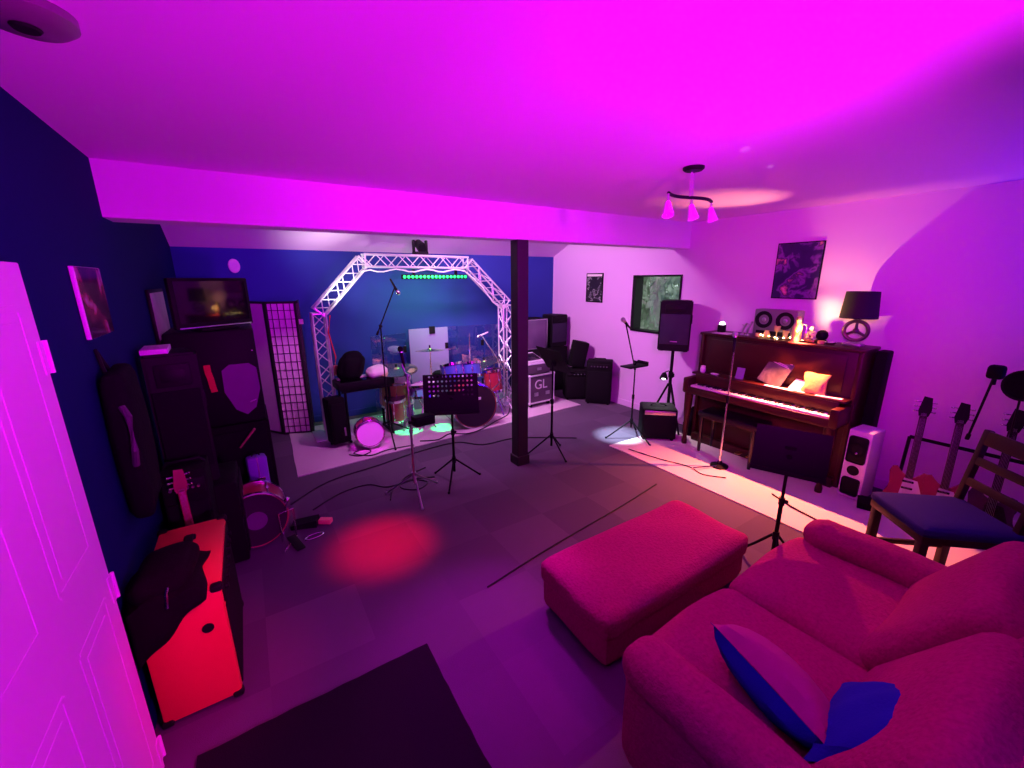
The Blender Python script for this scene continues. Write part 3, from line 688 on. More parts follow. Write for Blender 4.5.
MB().lathe([(.018, .05), (.030, .035), (.052, -.03), (.049, -.03), (.027, .03), (.0, .045)], M=aim((.35, .2, 1))).obj('shade', 'black', cl)
MB().ball((-.008, -.006, -.012), .026).obj('bulb', 'lampwhite', cl)
MB().tube([(.02, .01, .05), (.06, -.02, .07), (.09, -.04, .03)], .007).obj('arm', 'black', cl)
MB().box((.10, -.045, .01), (.05, .035, .05), bev=.006).obj('clip', 'black', cl)
spot('clip_lamp_light', (4.295, 3.195, .665), (4.10, 3.06, .35), (1, .90, .97), 16, 110, .6, .02)
sm = thing('stage_monitor', 'dark low box between the cube amplifier and the piano', 'loudspeaker', (4.53, 2.885, 0.0), .0)
b = MB().prism([(-.14, 0), (.14, 0), (.14, .32), (.02, .34), (-.14, .16)], -.045, .045, Matrix(((1, 0, 0), (0, 0, 1), (0, 1, 0)))); b.obj('cabinet', 'tolex', sm, False)
MB().box((-.065, 0, .255), (.20, .07, .01), (0, math.radians(-48), 0), bev=.003).obj('grille', 'grille', sm)

# ================================================================== lighting truss arch
tr = thing('lighting_truss', 'white aluminium lattice truss arch around the drum kit', 'truss', (2.02, 5.36, 0))
def truss_seg(a, b, s=.145, cells=7, parent=tr):
    a, b = Vector(a), Vector(b); d = b - a; q = d.to_track_quat('Z', 'Y'); L_ = d.length
    q = Matrix((Vector((0, 1, 0)).cross(d.normalized()), Vector((0, 1, 0)), d.normalized())).transposed()
    c = MB(); h = s / 2; cor = [(-h, -h), (h, -h), (h, h), (-h, h)]
    pt = lambda x, y, z: a + q @ Vector((x, y, z))
    for x, y in cor: c.cyl(pt(x, y, 0), pt(x, y, L_), .0125, n=8)
    for z in (0.012, L_ - .012):
        for k in range(4): c.cyl(pt(*cor[k], z), pt(*cor[(k + 1) % 4], z), .011, n=6)
    o = c.obj('chord_frame', 'alu', parent)
    w_ = MB(); st_ = L_ / cells
    for k in range(4):
        p, r_ = cor[k], cor[(k + 1) % 4]
        for i in range(cells):
            u, v = (p, r_) if (i + k) % 2 else (r_, p)
            w_.cyl(pt(*u, i * st_), pt(*v, (i + 1) * st_), .0065, n=5, caps=False)
    w_.obj('lattice', 'alu', o)
# centre-line corners (x relative to 2.02)
A = (-1.305, 0, .02); Bp = (-1.305, 0, 1.53); Cp = (-.735, 0, 2.13); Dp = (.66, 0, 2.12); Ep = (1.285, 0, 1.53); Fp = (1.285, 0, .02)
truss_seg(A, Bp, cells=10); truss_seg(Bp, Cp, cells=6); truss_seg(Cp, Dp, cells=10); truss_seg(Dp, Ep, cells=6); truss_seg(Ep, Fp, cells=10)
for x in (-1.305, 1.285): MB().box((x, 0, .016), (.42, .42, .012), bev=.003).obj('base_plate', 'alu', tr)
cb = [(-.78, -.09, 2.00)] + [(-.76 + .08 * k, -.09, 2.03 - .035 * math.sin(k * .62) ** 2) for k in range(1, 18)] + [(.85, -.09, 1.80), (1.02, -.095, 1.58), (1.17, -.09, 1.47), (1.20, -.09, 1.1)]
single('power_cable', MB().tube([(2.02 + x, 5.36 + y, z) for x, y, z in cb], .009), 'whiteplastic', 'pale cable sagging along the top of the lighting truss', 'cable')
cb = [(-1.19, -.09, 1.50), (-1.23, -.095, 1.30), (-1.18, -.09, 1.0), (-1.20, -.09, .86)]
single('red_cable', MB().tube([(2.02 + x, 5.36 + y, z) for x, y, z in cb], .008), 'redplastic', 'thin red cable hanging down the left truss leg', 'cable')
sc_ = thing('adapter_box', 'small brass coloured box hanging on the left truss leg', 'box', (.825, 5.255, .84))
MB().box((0, 0, 0), (.055, .04, .13), bev=.01).obj('body', 'brass', sc_); MB().tube([(0, 0, .06), (0, 0, .10)], .006).obj('plug', 'brass', sc_)
# led bar
lb = thing('led_bar', 'green glowing LED bar hung under the truss top', 'light', (2.20, 5.33, 1.935))
MB().box((0, 0, 0), (.92, .06, .06), bev=.008).obj('housing', 'black', lb)
for k in range(17): MB().ball((-.43 + k * .0537, -.031, 0), .020, (1, .35, 1), 10).obj('led', 'ledgreen', lb)
for x in (-.3, .3): MB().box((x, 0, .055), (.03, .03, .08)).obj('bracket', 'black', lb)
# moving head on top of the truss
mh = thing('moving_head_light', 'black moving head lamp standing on top of the truss', 'light', (2.02, 5.36, 2.205))
MB().box((0, 0, .02), (.18, .14, .05), bev=.012).obj('base', 'black', mh)
for x in (-1, 1): MB().box((x * .085, 0, .11), (.025, .07, .16), bev=.01).obj('yoke_arm', 'black', mh)
MB().cyl((0, .06, .15), (0, -.07, .09), .055, .065, n=18).ball((0, .05, .145), .055).obj('head', 'plastic', mh)
MB().cyl((0, -.071, .0895), (0, -.075, .0875), .05, n=18).obj('lens', 'screen', mh)

# ================================================================== drum kit
def drum(label, loc, axis, r, dep, shell, head, name='drum', dot=None, legs=0, headb=None, nl=6, hoop='chrome', cat='drum', group=None):
    t = thing(name, label, cat, loc); t.rotation_euler = aim(axis).to_euler()      # local z = axis, batter head at +z
    MB().lathe([(r, -dep / 2), (r, dep / 2), (r - .012, dep / 2), (r - .012, -dep / 2), (r, -dep / 2)], n=32).obj('shell', shell, t)
    for s in (1, -1):
        z = s * dep / 2
        h = MB().lathe([(0, z + s * .004), (r * .6, z + s * .005), (r * .97, z + s * .002), (r * .98, z - s * .004), (0, z)], n=32).obj('drum_head', head if s > 0 else (headb or head), t)
        MB().lathe([(r + .010, z - s * .022), (r + .012, z + s * .010), (r + .002, z + s * .012), (r - .002, z - s * .002), (r + .002, z - s * .022), (r + .010, z - s * .022)], n=32).obj('hoop', hoop, t)
        if dot and s > 0: MB().lathe([(0, z + .0075), (r * dot[0], z + .0065), (r * dot[0], z + .0055)], n=24).obj('centre_dot', dot[1], h)
    for k in range(nl):
        a = 2 * PI * k / nl + .3
        MB().cyl((r * 1.03 * math.cos(a), r * 1.03 * math.sin(a), -dep / 2 + .004), (r * 1.03 * math.cos(a), r * 1.03 * math.sin(a), dep / 2 - .004), .0045, n=6).box((r * 1.02 * math.cos(a), r * 1.02 * math.sin(a), 0), (.022, .022, min(.05, dep * .4)), (0, 0, a), bev=.004).obj('lug', 'chrome', t)
    return t
def strut(t, name, pts, r=.008, m='chrome'): return MB().tube(pts, r, 8).obj(name, m, t)
# small left drum with bright head
drum('small drum with bright magenta lit white head facing the room', (1.02, 4.70, .185), (-.10, -1, .10), .15, .20, 'redshell', 'headwhite', 'small_bass_drum', nl=8)
drum('red shelled drum behind the small bright headed drum', (1.46, 5.08, .30), (-.05, -.2, 1), .13, .30, 'redshell', 'headclear', 'floor_tom')
# main kit
bd = drum('big bass drum with dark front head and chrome hoops', (2.36, 4.72, .305), (-.14, -1, .02), .285, .38, 'redshell', 'headclear', 'bass_drum', nl=8)
MB().cushion((.02, .10, .196), (.11, .035, .006), .003, n=3).obj('badge', 'whiteplastic', bd)
for s in (-1, 1): MB().tube([(s * .25, .14, .08), (s * .36, .27, .16)], .009).obj('spur', 'chrome', bd)
drum('blue rack tom mounted above the bass drum', (2.23, 4.98, .70), (-.05, .30, 1), .145, .20, 'blueshell', 'headwhite', 'rack_tom')
drum('second blue rack tom right of the first above the bass drum', (2.52, 4.98, .69), (.05, .30, 1), .13, .19, 'blueshell', 'headwhite', 'rack_tom')
drum('purple sparkle snare drum left of the bass drum', (1.80, 4.95, .52), (-.05, .12, 1), .175, .15, 'purpleshell', 'headwhite', 'snare_drum')
drum('small purple sparkle drum low on the rug between the stands', (1.64, 5.28, .22), (0, -.2, 1), .12, .22, 'purpleshell', 'headwhite', 'small_tom')
drum('red floor tom at the right of the bass drum', (2.80, 4.88, .52), (-.05, .12, 1), .12, .30, 'redshell', 'headclear', 'floor_tom')
drum('gold shelled drum behind the black keyboard rack', (1.52, 5.25, .48), (0, -.15, 1), .20, .34, 'goldshell', 'headwhite', 'gold_drum')
t = thing('drum_rack', 'chrome tubular drum rack holding the toms and snare', 'drum stand', (2.1, 5.05, .01))
for pts in ([(-.30, -.1, 0), (-.30, -.1, .45)], [(.13, -.05, .30), (.13, -.05, .62)], [(.76, -.1, 0), (.76, -.1, .40)], [(.80, -.28, 0), (.75, -.05, .50)], [(-.42, -.20, 0), (-.26, -.02, .40)], [(-.20, -.20, 0), (-.36, -.02, .40)], [(-.55, -.08, 0), (-.55, -.08, .12)], [(-.58, .16, 0), (-.58, .16, .36)]):
    strut(t, 'tube', pts, .010)
def cymbal_stand(label, loc, h, r, tilt=(0, 0, 1), off=(0, 0), m='cymbal', hat=False):
    t = thing('cymbal_stand', label, 'cymbal', loc)
    tripod_legs(t, .24, .24, m='chrome', rad=.007, a0=loc[0] * 3)
    MB().cyl((0, 0, .1), (0, 0, h * .6), .011).tube([(0, 0, h * .6), (0, 0, h * .75), (off[0], off[1], h)], .007).obj('pole', 'chrome', t)
    M_ = aim(tilt)
    prof = [(0, .030), (r * .10, .026), (r * .16, .012), (r * .20, .008), (r * .6, .002), (r, -.010), (r, -.012), (r * .6, 0), (r * .18, .006), (0, .022)]
    MB().lathe(prof, (off[0], off[1], h), 36, M_).obj('cymbal_plate', m, t)
    if hat: MB().lathe([(x, -.03 - z) for x, z in prof], (off[0], off[1], h), 36, M_).obj('bottom_cymbal', m, t)
    MB().cyl(Vector((off[0], off[1], h)) + M_ @ Vector((0, 0, .02)), Vector((off[0], off[1], h)) + M_ @ Vector((0, 0, .06)), .011).obj('wing_nut', 'black', t)
    return t
cymbal_stand('flat thin cymbal on a chrome stand in front of the lavender panel', (1.96, 5.06, .01), 1.00, .19, (.02, .09, 1))
cymbal_stand('tilted greenish crash cymbal at the right of the kit', (2.80, 5.12, .01), .74, .23, (-.32, .02, 1))
cymbal_stand('second crash cymbal at the far right by the truss leg', (3.02, 5.22, .01), .70, .20, (.05, .1, 1), m='cymbal')
cymbal_stand('big dull ride cymbal at the left of the kit above the gold drum', (1.53, 5.16, .01), 0.78, .27, (-.04, -.12, 1), hat=True)
t = thing('splash_cymbal', 'small bright splash cymbal clamped left of the snare', 'cymbal', (1.67, 5.02, .01))
MB().tube([(.0, .08, 0), (.0, .08, .60), (0, 0, .76)], .007).obj('pole', 'chrome', t)
MB().lathe([(0, .02), (.02, .016), (.08, 0), (.08, -.002), (.02, .012), (0, .016)], (0, 0, .78), 24, aim((-.3, -.25, 1))).obj('cymbal_plate', 'cymbal', t)
t = mic_stand('bright chrome boom stand leaning over the right of the kit', (3.06, 4.95, .01), 0, .62, ((.02, 0, .55), (-.36, .05, 1.14)), 'chrome', r=.26)
mic('pale microphone at the tip of the bright chrome boom stand', (2.69, 5.00, 1.15), (-.8, 0, -.25), 'whiteplastic', 'chrome', .9)
mic_stand('thin chrome upright stand between crash cymbal and truss', (2.66, 5.30, .01), 0, 1.14, None, 'chrome', r=.22)
st_ = thing('drum_throne', 'round black drum stool behind the bass drum', 'stool', (2.30, 5.45, .01))
MB().lathe([(0, .50), (.14, .50), (.165, .53), (.165, .57), (.14, .595), (0, .60)]).obj('seat', 'jacket', st_); MB().cyl((0, 0, .15), (0, 0, .5), .018).obj('post', 'chrome', st_); tripod_legs(st_, .24, .24, m='chrome')
pd = thing('bass_drum_pedal', 'chrome kick pedal behind the bass drum', 'pedal', (2.42, 5.02, .01))
MB().box((0, .10, .03), (.09, .26, .012), (.18, 0, 0), bev=.004).obj('footboard', 'steel', pd); MB().tube([(-.06, 0, 0), (-.06, 0, .16), (.06, 0, .16), (.06, 0, 0)], .007).obj('frame', 'chrome', pd); MB().tube([(0, 0, .15), (0, -.06, .27)], .005).ball((0, -.065, .28), .025).obj('beater', 'chrome', pd)
# clear drum shield behind the kit
for i, (x, y, rz, lab, m, ww, hh_) in enumerate(((1.62, 5.72, .15, 'clear acrylic shield panel left of the lavender one', 'acrylic', .52, 1.15), (2.22, 5.74, .0, 'shield panel with its ceiling reflection coloured lavender, behind the flat cymbal', 'flatlilac', .60, 1.20), (2.82, 5.72, -.12, 'clear acrylic shield panel right of the lavender one', 'acrylic', .58, 1.20), (3.38, 5.60, -.28, 'clear acrylic shield panel at the far right behind the truss leg', 'acrylic', .54, 1.20))):
    t = thing('drum_shield_panel', lab, 'shield panel', (x, y, .012), rz, 'drum shield panels')
    MB().box((0, 0, hh_ / 2), (ww, .008, hh_), bev=.002, seg=1).obj('panel', m, t, False)
    for z in (.30, .92): MB().box((ww / 2 - .03, -.010, z), (.05, .014, .09), bev=.004).obj('hinge', 'black', t)
    if i == 1: MB().box((.05, -.012, hh_ - .03), (.085, .03, .11), bev=.006).obj('clip', 'black', t)

# ================================================================== folding screen and stage left
sj = thing('folding_screen', 'black framed folding paper screen with grid lattice by the back wall', 'screen', (.195, 5.71, .0), math.atan2(-.13, .32))
def shoji(parent, w, h, rz, off, grid=True, flip=1):
    M_ = Matrix.Rotation(rz, 3, 'Z'); o = Vector(off)
    f = MB(); R = (0, 0, rz)
    for x in (.012, w - .012): f.box(o + M_ @ Vector((x, 0, h / 2)), (.024, .022, h), R)
    for z in (.012, h - .012): f.box(o + M_ @ Vector((w / 2, 0, z)), (w, .022, .026), R)
    if grid:
        for k in range(1, 5): f.box(o + M_ @ Vector((w * k / 5, -.004, h / 2)), (.006, .010, h - .03), R)
        for k in range(1, 16): f.box(o + M_ @ Vector((w / 2, -.004, h * k / 16)), (w - .03, .010, .006), R)
    a = f.obj('screen_frame', 'shojiwood', parent, False)
    MB().box(o + M_ @ Vector((w / 2, .004, h / 2)), (w - .02, .003, h - .02), R).obj('paper_panel', 'shojipaper', a, False)
shoji(sj, .345, 1.66, 0, (0, 0, 0))
shoji(sj, .345, 1.66, math.radians(146), (-.004, .012, 0), False)
shoji(sj, .345, 1.66, math.radians(104), (.352, .010, 0), False)
single('tag_card', MB().box((0, 0, 0), (.05, .004, .06)), 'paper', 'small white card stuck on the dark edge of the folding screen', 'card', (.545, 5.562, 1.42), (0, 0, -.4))
single('wall_plaque', MB().lathe([(0, 0), (.052, 0), (.060, .008), (.052, .016), (0, .018)], n=28, M=Matrix(((1, 0, 0), (0, 0, -1), (0, 1.35, 0)))), 'whiteplastic', 'white oval plaque high on the blue back wall', 'plaque', (-.04, 5.999, 2.07))

bx = thing('loudspeaker', 'black upright speaker box at the foot of the left truss leg', 'loudspeaker', (.72, 4.98, .03), .12, None)
MB().box((0, 0, .28), (.19, .24, .54), (-.10, 0, 0), bev=.02).obj('cabinet', 'tolex', bx); MB().box((0, -.125, .28), (.15, .012, .44), (-.10, 0, 0), bev=.005).obj('grille', 'grille', bx); MB().box((.05, -.145, .16), (.02, .008, .10), (-.10, 0, 0), bev=.003).obj('badge', 'steel', bx)
for x in (-.07, .07): MB().cyl((x, .02, -.02), (x, .02, .02), .016).obj('foot', 'plastic', bx)
kr = thing('keyboard_stand', 'black keyboard stand beside the left truss leg', 'stand', (1.10, 5.12, .01), .05)
for y in (-.15, .15):
    for s in (-1, 1): MB().tube([(s * .26, y, .015), (s * .26, y, .62)], .016, 8).obj('leg', 'black', kr)
    MB().tube([(-.30, y, .62), (.30, y, .62)], .016, 8).obj('rail', 'black', kr)
for s in (-1, 1): MB().tube([(s * .26, -.20, .016), (s * .26, .20, .016)], .016, 8).obj('foot', 'black', kr)
kb = thing('keyboard', 'black electronic keyboard lying on the stand left of the drums', 'keyboard', (1.10, 5.10, .648), .05)
MB().box((0, 0, .045), (.66, .32, .09), bev=.012).obj('body', 'plastic', kb); MB().box((0, .10, .094), (.58, .11, .012), bev=.003).obj('keys', 'ivory', kb); MB().box((.0, -.07, .092), (.58, .10, .006)).obj('control_panel', 'screen', kb)
single('black_bag', MB().cushion((0, 0, .15), (.30, .22, .32), .10, (.02, .02, .03), wob=.016, rot=(0, .15, 0)), 'jacket', 'slumped black jacket piled on the left end of the keyboard', 'jacket', (.98, 5.14, .735), (0, 0, .2))
single('white_cloth', MB().cushion((0, 0, .05), (.26, .20, .10), .05, (.01, .01, .02), wob=.012), 'cloth', 'crumpled white cloth on the right end of the keyboard', 'cloth', (1.27, 5.12, .745), (0, 0, .3))

# ------------------------------------------------------------------ rear right corner behind the post
fc = thing('flight_case', 'black flight case with pale edging and white letters beside the post', 'case', (3.62, 5.02, .0), .04)
W_, D_, H_ = .46, .36, .42
MB().box((0, 0, .08 + H_ / 2), (W_, D_, H_)).obj('body', 'casepanel', fc, False)
e = MB()
for sx in (-1, 1):
    for sy in (-1, 1): e.box((sx * W_ / 2, sy * D_ / 2, .08 + H_ / 2), (.024, .024, H_), bev=.004)
    for z in (.08, .08 + H_): e.box((sx * W_ / 2, 0, z), (.024, D_, .024), bev=.004)
for sy in (-1, 1):
    for z in (.08, .08 + H_): e.box((0, sy * D_ / 2, z), (W_, .024, .024), bev=.004)
for sx in (-1, 1):
    for sy in (-1, 1):
        for z in (.08, .08 + H_): e.ball((sx * W_ / 2, sy * D_ / 2, z), .024, n=8)
e.obj('edging', 'alu', fc)
for x in (-.11, .11): MB().box((x, -D_ / 2 - .006, .21), (.075, .012, .055), bev=.004).obj('latch', 'steel', fc)
for sx in (-.17, .17):
    for sy in (-.12, .12): MB().cyl((sx - .015, sy, .032), (sx + .015, sy, .032), .032, n=16).box((sx, sy, .068), (.05, .05, .02)).obj('caster', 'black', fc)
fcu = bpy.data.curves.new('lettering', 'FONT'); fcu.body = 'GL'; fcu.size = .20; fcu.extrude = .002; fcu.align_x = 'CENTER'
_t = bpy.data.objects.new('lettering_curve', fcu); COL.objects.link(_t); bpy.context.view_layer.update()
_me = bpy.data.meshes.new_from_object(_t.evaluated_get(bpy.context.evaluated_depsgraph_get())); bpy.data.objects.remove(_t); _me.materials.clear(); _me.materials.append(K['whiteplastic'])
fo = bpy.data.objects.new('lettering', _me); COL.objects.link(fo); fo.parent = fc; fo.location = (-.02, -D_ / 2 - .003, .29); fo.rotation_euler = (PI / 2, 0, 0)
rk = thing('rack_case', 'small dark rack case with pale rim on top of the flight case', 'case', (3.60, 5.04, .517), .02)
MB().box((0, 0, .07), (.42, .32, .14), bev=.008).obj('body', 'casepanel', rk); MB().box((0, 0, .145), (.43, .33, .012), bev=.003).obj('rim', 'alu', rk); MB().box((0, -.163, .07), (.08, .01, .04), bev=.004).obj('latch', 'steel', rk)
mx_ = thing('mixer', 'small tilted mixer with a bright silver edge above the rack case', 'mixer', (3.56, 5.05, .67), .1)
MB().prism([(-.13, 0), (.13, 0), (.13, .12), (-.13, .03)], -.15, .15, Matrix(((0, 0, 1), (1, 0, 0), (0, 1, 0)))).obj('body', 'whiteplastic', mx_, False)
MB().box((0, -.01, .082), (.25, .20, .006), (.335, 0, 0), bev=.002).obj('control_panel', 'screen', mx_)
sb = thing('loudspeaker', 'big black bass cabinet on the floor behind the flight case', 'loudspeaker', (4.14, 5.62, 0), 0)
MB().box((0, 0, .39), (.95, .40, .76), bev=.02).obj('cabinet', 'tolex', sb); MB().box((0, -.205, .40), (.86, .012, .64), bev=.005).obj('grille', 'grille', sb)
for x in (-.4, .4):
    for y in (-.15, .15): MB().cyl((x, y, 0), (x, y, .02), .025).obj('foot', 'plastic', sb)
gr = thing('rack_cabinet', 'grey glass fronted equipment cabinet standing behind the flight case', 'cabinet', (3.96, 5.60, .77), 0)
MB().box((0, .02, .25), (.44, .34, .50), bev=.012).obj('body', 'tolex', gr)
MB().box((0, -.155, .25), (.40, .010, .46), bev=.003).obj('door', ramp_mat('smoked_glass', [(0, (.10, .06, .13)), (1, (.22, .14, .26))], 3, .25), gr)
f = MB()
for x in (-.21, .21): f.box((x, -.158, .25), (.014, .014, .48))
for z in (.015, .485): f.box((0, -.158, z), (.43, .014, .014))
f.obj('door_frame', 'steel', gr, False)
pa_cab('tall black speaker on the bass cabinet in the rear right corner', (4.44, 5.62, .778), .05, .36, .34, .53, False)
m1 = thing('stage_monitor', 'black tilted monitor wedge resting on the dark square amplifier', 'loudspeaker', (4.47, 4.99, .488), -.45)
MB().box((0, 0, .22), (.24, .20, .42), (0, .20, 0), bev=.015).obj('cabinet', 'tolex', m1); MB().box((0, -.105, .22), (.20, .01, .36), (0, .20, 0), bev=.004).obj('grille', 'grille', m1)
def amp(label, loc, rz, w, dp, h, m='tolex', name='amplifier'):
    t = thing(name, label, 'amplifier', loc, rz)
    MB().box((0, 0, .02 + h / 2), (w, dp, h), bev=.014).obj('cabinet', m, t)
    MB().box((0, -dp / 2 - .004, .02 + h * .42), (w * .88, .014, h * .68), bev=.005).obj('grille', 'grille', t)
    p = MB().box((0, -dp / 2 - .003, .02 + h * .88), (w * .88, .012, h * .12), bev=.003).obj('control_panel', 'steel' if m == 'x' else 'plastic', t)
    kn = MB()
    for k in range(6): kn.cyl((-w * .3 + w * .12 * k, -dp / 2 - .008, .02 + h * .88), (-w * .3 + w * .12 * k, -dp / 2 - .022, .02 + h * .88), .008, n=8)
    kn.obj('knobs', 'steel', p)
    MB().tube([(-.10, 0, h + .018), (-.08, 0, h + .045), (.08, 0, h + .045), (.10, 0, h + .018)], .010).obj('handle', 'black', t)
    for x in (-w * .4, w * .4):
        for y in (-dp * .38, dp * .38): MB().cyl((x, y, 0), (x, y, .024), .018).obj('foot', 'plastic', t)
    return t
amp('dark square amplifier with a monitor wedge on top in the rear corner', (4.42, 4.93, 0), -.55, .44, .32, .46)
amp('taller black amplifier against the window wall beside the dark square one', (4.50, 4.52, 0), -.85, .38, .24, .66)

# ================================================================== left wall
fm = thing('picture_frame', 'framed picture on the blue wall beside the white door', 'picture', (XL + .003, 2.68, 1.81))
MB().box((.008, 0, 0), (.016, .39, .31), bev=.003).obj('canvas_frame', 'whiteplastic', fm); MB().box((.0165, .004, 0), (.002, .378, .306)).obj('print', 'art', fm, False)
f2 = thing('picture_frame', 'pale narrow looking picture further along the blue wall', 'picture', (XL + .003, 4.35, 1.64))
MB().box((.010, 0, 0), (.020, .66, .40), bev=.004).obj('frame', 'plastic', f2); MB().box((.021, 0, 0), (.003, .60, .35)).obj('print', ramp_mat('faded_print', [(0, (.30, .20, .26)), (1, (.75, .6, .66))], 5, .5), f2, False)
gb = thing('instrument_bag', 'black padded instrument bag hanging on the blue wall by the framed picture', 'bag', (XL + .008, 2.55, .80))
MB().cushion((.05, 0, .36), (.09, .30, .70), .035, (.012, .005, .005), wob=.005).obj('body', 'jacket', gb)
MB().tube([(.07, -.145, .56), (.09, -.175, .52), (.085, -.178, .36), (.07, -.145, .28)], .014, 8).obj('carry_handle', 'handlegrip', gb)
MB().tube([(.02, -.04, .70), (.0, 0, .80), (.02, .04, .70)], .008, 6).obj('hanging_loop', 'black', gb)
sw = pa_cab('black tall loudspeaker by the blue wall, its top lit magenta', (-.435, 3.27, .62), .10, .26, .28, .86, False, 'grille')
single('lit_top_slab', MB().box((0, 0, .015), (.13, .24, .03), bev=.004), 'whiteplastic', 'pale slab standing in for the lit top of the loudspeaker by the blue wall', 'box', (-.495, 3.27, 1.481), (0, 0, .05))  # pale slab added to give the dark speaker a brightly lit top
sbw = thing('subwoofer', 'black subwoofer box under the loudspeaker by the blue wall', 'loudspeaker', (-.39, 3.30, 0), .0)
MB().box((0, 0, .305), (.36, .42, .60), bev=.015).obj('cabinet', 'tolex', sbw); MB().box((.185, 0, .31), (.012, .36, .50), bev=.004).obj('grille', 'grille', sbw)
# stack with the purple grille
s1 = thing('subwoofer', 'large black bass bin at the bottom of the left speaker stack', 'loudspeaker', (-.27, 4.36, 0), .0)
MB().box((0, 0, .36), (.62, .60, .70), bev=.015).obj('cabinet', 'tolex', s1); MB().box((.02, -.305, .36), (.52, .012, .58), bev=.004).obj('grille', 'grille', s1)
for x in (-.25, .25):
    for y in (-.22, .22): MB().cyl((x, y, 0), (x, y, .02), .025).obj('foot', 'plastic', s1)
s2 = thing('loudspeaker', 'black loudspeaker with shield shaped purple grille in the left stack', 'loudspeaker', (-.27, 4.36, .712), .0)
MB().box((0, 0, .40), (.60, .56, .80), bev=.02).obj('cabinet', 'plastic', s2)
MB().prism([(.03, .26), (.09, .10), (.165, .045), (.235, .10), (.285, .26), (.280, .44), (.23, .485), (.09, .485), (.035, .44)], .0, .016, Matrix(((1, 0, 0), (0, 0, -1), (0, 1, 0))), (0, -.28, .03)).obj('grille', 'purplegrille', s2, False)
MB().box((.22, -.300, .19), (.05, .003, .010), (0, -.35, 0)).obj('badge', 'steel', s2)
for x in (.295,): MB().cyl((.27, -.282, .62), (.27, -.286, .62), .005).obj('indicator_light', 'chrome', s2)
tv = thing('television', 'small flat television with glossy dark screen on top of the left stack', 'television', (-.22, 4.20, 1.514), .571)
MB().box((0, 0, .215), (.60, .05, .39), bev=.010).obj('body', 'plastic', tv); MB().box((.0, -.0265, .225), (.54, .004, .32)).obj('screen', 'screen', tv, False)
MB().box((0, .01, .010), (.30, .16, .020), bev=.006).obj('stand', 'plastic', tv); MB().box((0, -.03, .030), (.56, .006, .010), bev=.002).obj('trim_strip', 'steel', tv)
rc_ = MB(); pts = [(0, 0, .0), (.0, -.010, -.05), (.01, -.012, -.11), (.015, -.012, -.18), (.02, -.012, -.22)]
for a, b in zip(pts, pts[1:]): rc_.box(((a[0] + b[0]) / 2, (a[1] + b[1]) / 2, (a[2] + b[2]) / 2), (.045, .010, abs(b[2] - a[2]) + .006), (0, math.atan2(a[0] - b[0], a[2] - b[2]), 0), bev=.003)
single('red_strap', rc_, 'redcloth', 'short red strap hanging on the left speaker stack', 'strap', (-.325, 4.065, 1.24))
single('drumstick', MB().cyl((0, 0, 0), (.12, 0, .14), .007, .010).ball((.122, 0, .143), .011), 'maple', 'single drumstick leaning on the bass bin of the left stack', 'drumstick', (-.20, 4.00, .52))

# ------------------------------------------------------------------ guitars
def guitar(label, loc, rot, body='guitarred', neck='maple', s=1.0, bass=False):
    t = thing('electric_guitar', label, 'guitar', loc, rot)       # stands on its lower bout, neck up +z, face -y
    half = [(0, .0), (.075, .006), (.130, .045), (.152, .105), (.146, .165), (.118, .215), (.112, .255), (.128, .305), (.134, .350), (.118, .395), (.088, .405), (.066, .375), (.045, .340), (.026, .335)]
    o2 = [(x * s, z * s) for x, z in half] + [(-x * s, (z + (.02 if z > .3 else 0)) * s) for x, z in half[:0:-1]]
    b = MB().prism(o2, -.022 * s, .022 * s, Matrix(((1, 0, 0), (0, 0, 1), (0, 1, 0)))); bmesh.ops.bevel(b.bm, geom=[e for e in b.bm.edges if abs(e.verts[0].co.y - e.verts[1].co.y) < 1e-5], offset=.006, segments=2, affect='EDGES'); b.obj('body', body, t)
    MB().box((0, -.026 * s, .62 * s), (.050 * s, .018 * s, .58 * s), bev=.005).obj('neck', neck, t)
    h = MB().prism([(-.03 * s, 0), (.03 * s, 0), (.045 * s, .06 * s), (.035 * s, .17 * s), (-.02 * s, .18 * s), (-.04 * s, .05 * s)], -.010 * s, .008 * s, Matrix(((1, 0, 0), (0, 0, 1), (0, 1, 0))), (0, -.012 * s, .90 * s)).obj('headstock', 'plastic' if neck != 'rednick' else 'rednick', t)
    for k in range(3):
        for sx in (-1, 1): MB().cyl((sx * .03 * s, -.012 * s, (.945 + .042 * k) * s), (sx * .062 * s, -.012 * s, (.945 + .042 * k) * s), .006 * s, n=6).ball((sx * .064 * s, -.012 * s, (.945 + .042 * k) * s), .010 * s, n=6).obj('tuning_peg', 'chrome', h)
    MB().prism([(-.05, .12), (.06, .10), (.10, .20), (.06, .32), (-.03, .33)], 0, .004, Matrix(((s, 0, 0), (0, 0, -1), (0, s, 0))), (0, -.022 * s, 0)).obj('pickguard', 'whiteplastic' if body == 'guitarred' else 'plastic', t)
    for z in (.17, .24, .30): MB().box((0, -.030 * s, z * s), (.075 * s, .012 * s, .018 * s), bev=.003).obj('pickup', 'plastic', t)
    MB().box((0, -.032 * s, .105 * s), (.085 * s, .014 * s, .03 * s), bev=.004).obj('bridge', 'chrome', t)
    for k in range(6): MB().cyl(((k - 2.5) * .009 * s, -.040 * s, .105 * s), ((k - 2.5) * .006 * s, -.034 * s, .93 * s), .0009 * s, n=4).obj('string', 'steel', t)
    return t
guitar('red necked guitar standing behind the orange amplifier', (-.44, 2.775, .02), (math.radians(-6), 0, .25), 'guitardark', 'rednick', .78)
gs = thing('guitar_stand', 'black floor rack holding the guitars by the right wall', 'guitar stand', (4.30, .55, 0))
